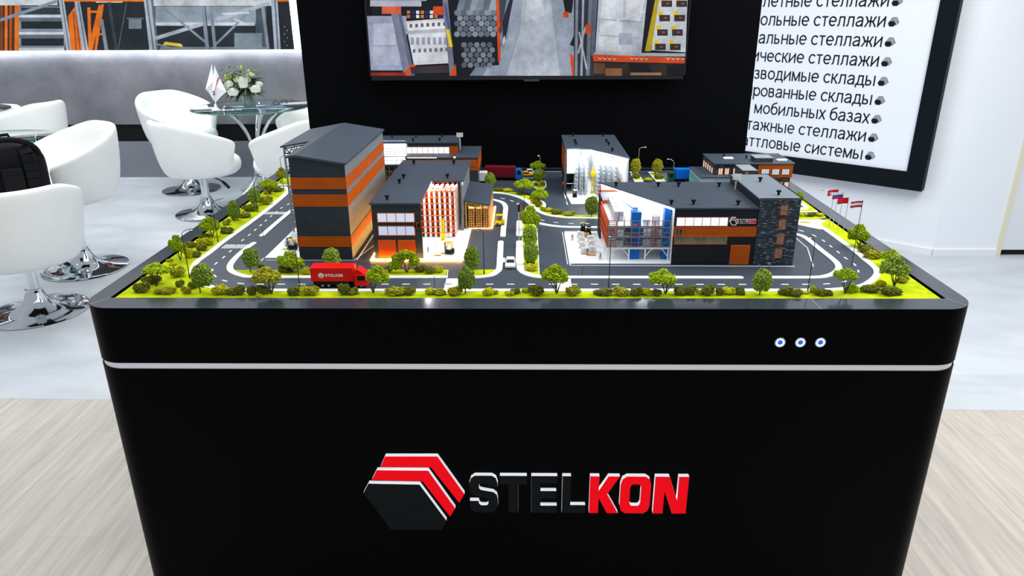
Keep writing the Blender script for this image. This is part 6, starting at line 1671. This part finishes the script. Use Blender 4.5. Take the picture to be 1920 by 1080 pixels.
def leaf(mb, p, d, L, w, droop=.3):
    p = Vector(p); d = Vector(d).normalized(); s = d.cross(Vector((0, 0, 1)))
    s = s.normalized() if s.length > .1 else Vector((1, 0, 0)); n = s.cross(d)
    q = [p+d*L*u - Vector((0, 0, 1))*droop*L*u*u for u in (0, .3, .65, 1)]
    a, b, c, e = q
    mb.poly([a, b+s*w/2+n*w*.1, b]).poly([a, b, b-s*w/2+n*w*.1]).poly([b, b+s*w/2+n*w*.1, c+s*w*.4+n*w*.08, c]).poly([b, c, c-s*w*.4+n*w*.08, b-s*w/2+n*w*.1]).poly([c, c+s*w*.4+n*w*.08, e]).poly([c, e, c-s*w*.4+n*w*.08])


rnd = random.Random(11)
for nm, m_, k, rr, z0_, L0 in (('foliage', LEAFD, 100, .085, .12, .115), ('foliage', LEAFG, 34, .12, .17, .09), ('foliage', LEAFL, 34, .13, .20, .07)):
    mb = MB()
    for i in range(k):
        a = rnd.random()*6.28; q = rr*math.sqrt(rnd.random()); z = z0_+rnd.random()*.13
        leaf(mb, (q*math.cos(a), q*math.sin(a), z), (math.cos(a), math.sin(a), .6-rnd.random()*.9 if m_ is LEAFD else .8-rnd.random()*.8), L0*(.7+.6*rnd.random()), .035*(.7+.5*rnd.random()), .4)
    mb.build(nm, m_, bq, local=True)
mb = MB()
for k in range(9): a = k*.7; mb.tube([(.03+.015*math.cos(a), .015*math.sin(a), .01), (.02*math.cos(a), .02*math.sin(a), .10), (.09*math.cos(a), .09*math.sin(a), .22)], .003, 5)
mb.build('stems', LEAFD, bq, local=True)
PETAL = mat('white_petal', (238, 240, 228), .5, var=.03, scale=20)


def rose(parent, c, r, seed):
    rn = random.Random(seed); mb = MB(); c = Vector(c)
    for ring_, (k, q, h) in enumerate(((3, .25, .95), (5, .52, .80), (7, .80, .50), (8, .98, .18))):
        for i in range(k):
            a = 2*PI*i/k+ring_*.6+rn.random()*.2; da = PI/k*1.25
            def P_(u, v):
                rr = r*q*(.75+.35*v); return c+Vector((rr*math.cos(a+da*u), rr*math.sin(a+da*u)*.95, r*(h*.8*v-.45*(1-v)+.05*ring_*v)))
            mb.poly([P_(-.5, 0), P_(.5, 0), P_(.9, .6), P_(-.9, .6)]).poly([P_(-.9, .6), P_(.9, .6), P_(.5, 1), P_(-.5, 1)])
    mb.ell(c, r*.62, r*.62, r*.55, 10, 6)
    return mb.build('rose', PETAL, parent, smooth=70, local=True)


for i, (px, py, r, dy) in enumerate([(437, 173.5, .044, -.10), (455.5, 152, .046, -.05), (456.5, 160, .036, -.09), (479, 168, .042, -.10), (429.5, 158, .036, -.04), (463, 150, .03, .02), (486, 158, .028, 0), (472.5, 139.5, .024, .05), (446, 150, .034, .02), (425, 163, .026, -.05)]):
    v = aty(px, py, 6.12+dy*.6)-bq.location; rose(bq, v, r*1.12, i)
mb = MB()
for px, py in ((452.5, 127), (467, 134), (470, 139), (435, 140), (434, 146), (423, 144), (424, 148.5), (440, 143), (465, 142)):
    v = aty(px, py, 6.20)-bq.location; mb.ell(v, .011, .011, .02, 8, 6).tube([v, (v.x*.5, v.y*.5, .18)], .0025, 5)
mb.build('green_buds', mat('bud_yellow_green', (186, 190, 84), .5, var=.15, scale=40), bq, smooth=60, local=True)

# two little flags in a holder
fh = thing('table_flags', (*atz(405.5, 206.5, TT).xy, TT), 'pair of small white company flags in a holder on the far glass table', 'flag')
MB().lathe([(0, 0), (.035, 0), (.035, .008), (.012, .014), (.009, .05), (0, .05)], (0, 0, 0), 20).build('holder', PWHITE, fh, smooth=50, local=True)
CLOTH = mat('white_flag_cloth', (236, 238, 242), .7, var=.02)
fy_ = fh.location.y
def fp(px, py, dy=0.0): return aty(px, py, fy_+dy)-fh.location
MB().tube([(0, 0, .03), fp(401, 150, .004), fp(397, 121.5, .006)], .003, 6).build('flag_stick', PWHITE, fh, smooth=60, local=True)
MB().tube([(0, 0, .03), fp(404, 150, -.004), fp(402.5, 123, -.006)], .003, 6).build('flag_stick', PWHITE, fh, smooth=60, local=True)
for left, pts in ((True, [(397, 122), (391, 145), (385.5, 167), (391, 173), (401, 189), (401, 150)]), (False, [(402, 123.5), (413, 149), (424.5, 172), (414, 181), (403.5, 193), (398, 176), (399.5, 150)])):
    mb = MB(); c = (sum(p[0] for p in pts)/len(pts), sum(p[1] for p in pts)/len(pts)); base = .018 if left else -.016
    P3 = [fp(x, y, base+.018*math.sin(i*2.1)) for i, (x, y) in enumerate(pts)]; C3 = fp(*c, base-.014)
    for p_, q_ in zip(P3, P3[1:]+P3[:1]): mb.prism([p_, q_, C3], (0, .0015, 0))
    fl = mb.build('flag_cloth', CLOTH, fh, local=True)
    if not left:
        mb = MB(); mats_ = [LOGOK, LOGOR]
        for x, y, c_, k in ((401.5, 177, 0, 2.2), (401, 172, 1, 2.6), (403.5, 167, 0, 1.4), (404.5, 163.5, 0, 1.4), (405.5, 160, 0, 1.4), (406.5, 156.5, 0, 1.6), (407.5, 152.5, 1, 2.2), (409, 149, 1, 2.2), (410.5, 146, 1, 2.0)):
            mb.mi = c_; mb.poly([fp(x-k, y+k*.3, -.037), fp(x+k*.2, y+k, -.037), fp(x+k, y-k*.4, -.037), fp(x-k*.2, y-k, -.037)])
        mb.build('flag_print', mats_, fl, local=True)
pb = thing('pen_set', (*atz(388, 204.5, TT).xy, TT), 'white pen box lying at the left of the far glass table', 'pen box', rz=.35)
MB().box(-.10, .09, -.012, .012, 0, .012).build('box', PWHITE, pb, bevel=.003, local=True)
nb = thing('brochure', (*atz(507, 201, TT).xy, TT), 'blue printed brochure on the far glass table', 'brochure', rz=.55)
MB().box(-.10, .10, -.075, .075, 0, .006).build('pages', mat('brochure_blue', (112, 130, 170), .35, var=.25, scale=8), nb, bevel=.001, local=True)
eg = thing('eyeglasses', (*atz(526, 196.5, TT).xy, TT), 'dark eyeglasses beside the blue brochure', 'eyeglasses', rz=.4)
for s in (-1, 1):
    MB().tube([(s*.034+.024*math.cos(a), .004*math.sin(a*2), .018+.016*math.sin(a)) for a in [2*PI*k/14 for k in range(15)]], .0025, 6).build('lens_rim', DKPLASTIC, eg, local=True)
    MB().tube([(s*.058, 0, .022), (s*.06, .08, .020), (s*.055, .12, .008)], .0022, 6).build('temple', DKPLASTIC, eg, local=True)
MB().tube([(-.011, 0, .02), (0, -.002, .025), (.011, 0, .02)], .002, 6).build('bridge', DKPLASTIC, eg, local=True)
bk_ = thing('leaflet', (*atz(553, 194, TT).xy, TT), 'pale leaflet at the right edge of the far glass table', 'leaflet', rz=.45)
MB().box(-.12, .12, -.05, .05, 0, .004).build('sheet', mat('pale_paper', (206, 216, 222), .4, var=.06, scale=6), bk_, local=True)

# plant at the left glass table, mostly outside the picture
pl = thing('potted_flowers', (-3.62, 4.64, TT), 'green leaves of a table bouquet peeping in at the left edge', 'flowers')
MB().lathe([(0, 0), (.05, 0), (.055, .12), (.05, .12), (.045, .006), (0, .006)], (0, 0, 0), 20).build('vase', VG, pl, smooth=50, local=True)
mb = MB()
for i in range(40): a = rnd.random()*6.28; leaf(mb, (.03*math.cos(a), .03*math.sin(a), .11+.08*rnd.random()), (math.cos(a), math.sin(a), .6*rnd.random()), .10+.07*rnd.random(), .045, .5)
mb.build('foliage', LEAFL, pl, local=True)

# ------------------------------------------------------------------ backpack on the nearest chair
bpk = thing('backpack', (-2.785, 3.80, .4315), 'black backpack standing on the nearest tub chair at the left edge', 'backpack', rz=math.radians(44))
NYL = mat('black_nylon', (12, 14, 19), .7, var=.2, scale=60, bump=.15, spec=.15)
mb = MB(); n = 14; prof = []
for j in range(15):
    v = j/14; z = .46*v; w = .188*(1-.06*(1-v))*(1 if v < .72 else math.sqrt(max(.0, 1-((v-.72)/.285)**2.4))); d = .105*(1 if v < .8 else math.sqrt(max(0, 1-((v-.8)/.21)**2)))*(1-.15*v)
    prof.append((max(w, .03), max(d, .02), z))
rings = []
for w, d, z in prof:
    k = len(mb.v); rings.append(k)
    for i in range(24):
        a = 2*PI*i/24; ca, sa = math.cos(a), math.sin(a)
        mb.v.append(Vector((w*abs(ca)**.55*(1 if ca > 0 else -1), d*abs(sa)**.7*(1 if sa > 0 else -1), z)))
for a, b in zip(rings, rings[1:]):
    for i in range(24): q = (i+1) % 24; mb.face((a+i, a+q, b+q, b+i))
mb.face([rings[0]+i for i in range(23, -1, -1)]); mb.face([rings[-1]+i for i in range(24)])
mb.build('body', NYL, bpk, smooth=180, sub=1, local=True)
mb = MB(); mb.tube([(-.15*math.cos(a), -.055-.02*math.sin(a), .375+.10*math.sin(a)) for a in [PI*k/16 for k in range(17)]], .016, 8); mb.build('piping', NYL, bpk, smooth=80, local=True)
for x in (-.105, .09):
    mb = MB()
    pts = [(x, -.10-.012*math.sin(PI*k/8), .05+.34*k/8) for k in range(9)]+[(x*.9, -.06, .43)]
    for a, b in zip(pts, pts[1:]): mb.bar(a, b, .065, .022, up=(0, 1, 0))
    mb.build('shoulder_strap', NYL, bpk, bevel=.006, local=True)
MB().box(-.05, .05, -.125, -.095, .03, .33).build('centre_panel', mat('black_mesh', (11, 12, 16), .8, var=.2, scale=120), bpk, bevel=.01, local=True)
MB().tube([(-.05, 0, .455), (-.04, 0, .49), (.04, 0, .49), (.05, 0, .455)], .009, 8).build('grab_handle', NYL, bpk, smooth=80, local=True)
MB().box(.178, .195, -.05, -.01, .16, .19).build('side_buckle', DKPLASTIC, bpk, bevel=.004, local=True)
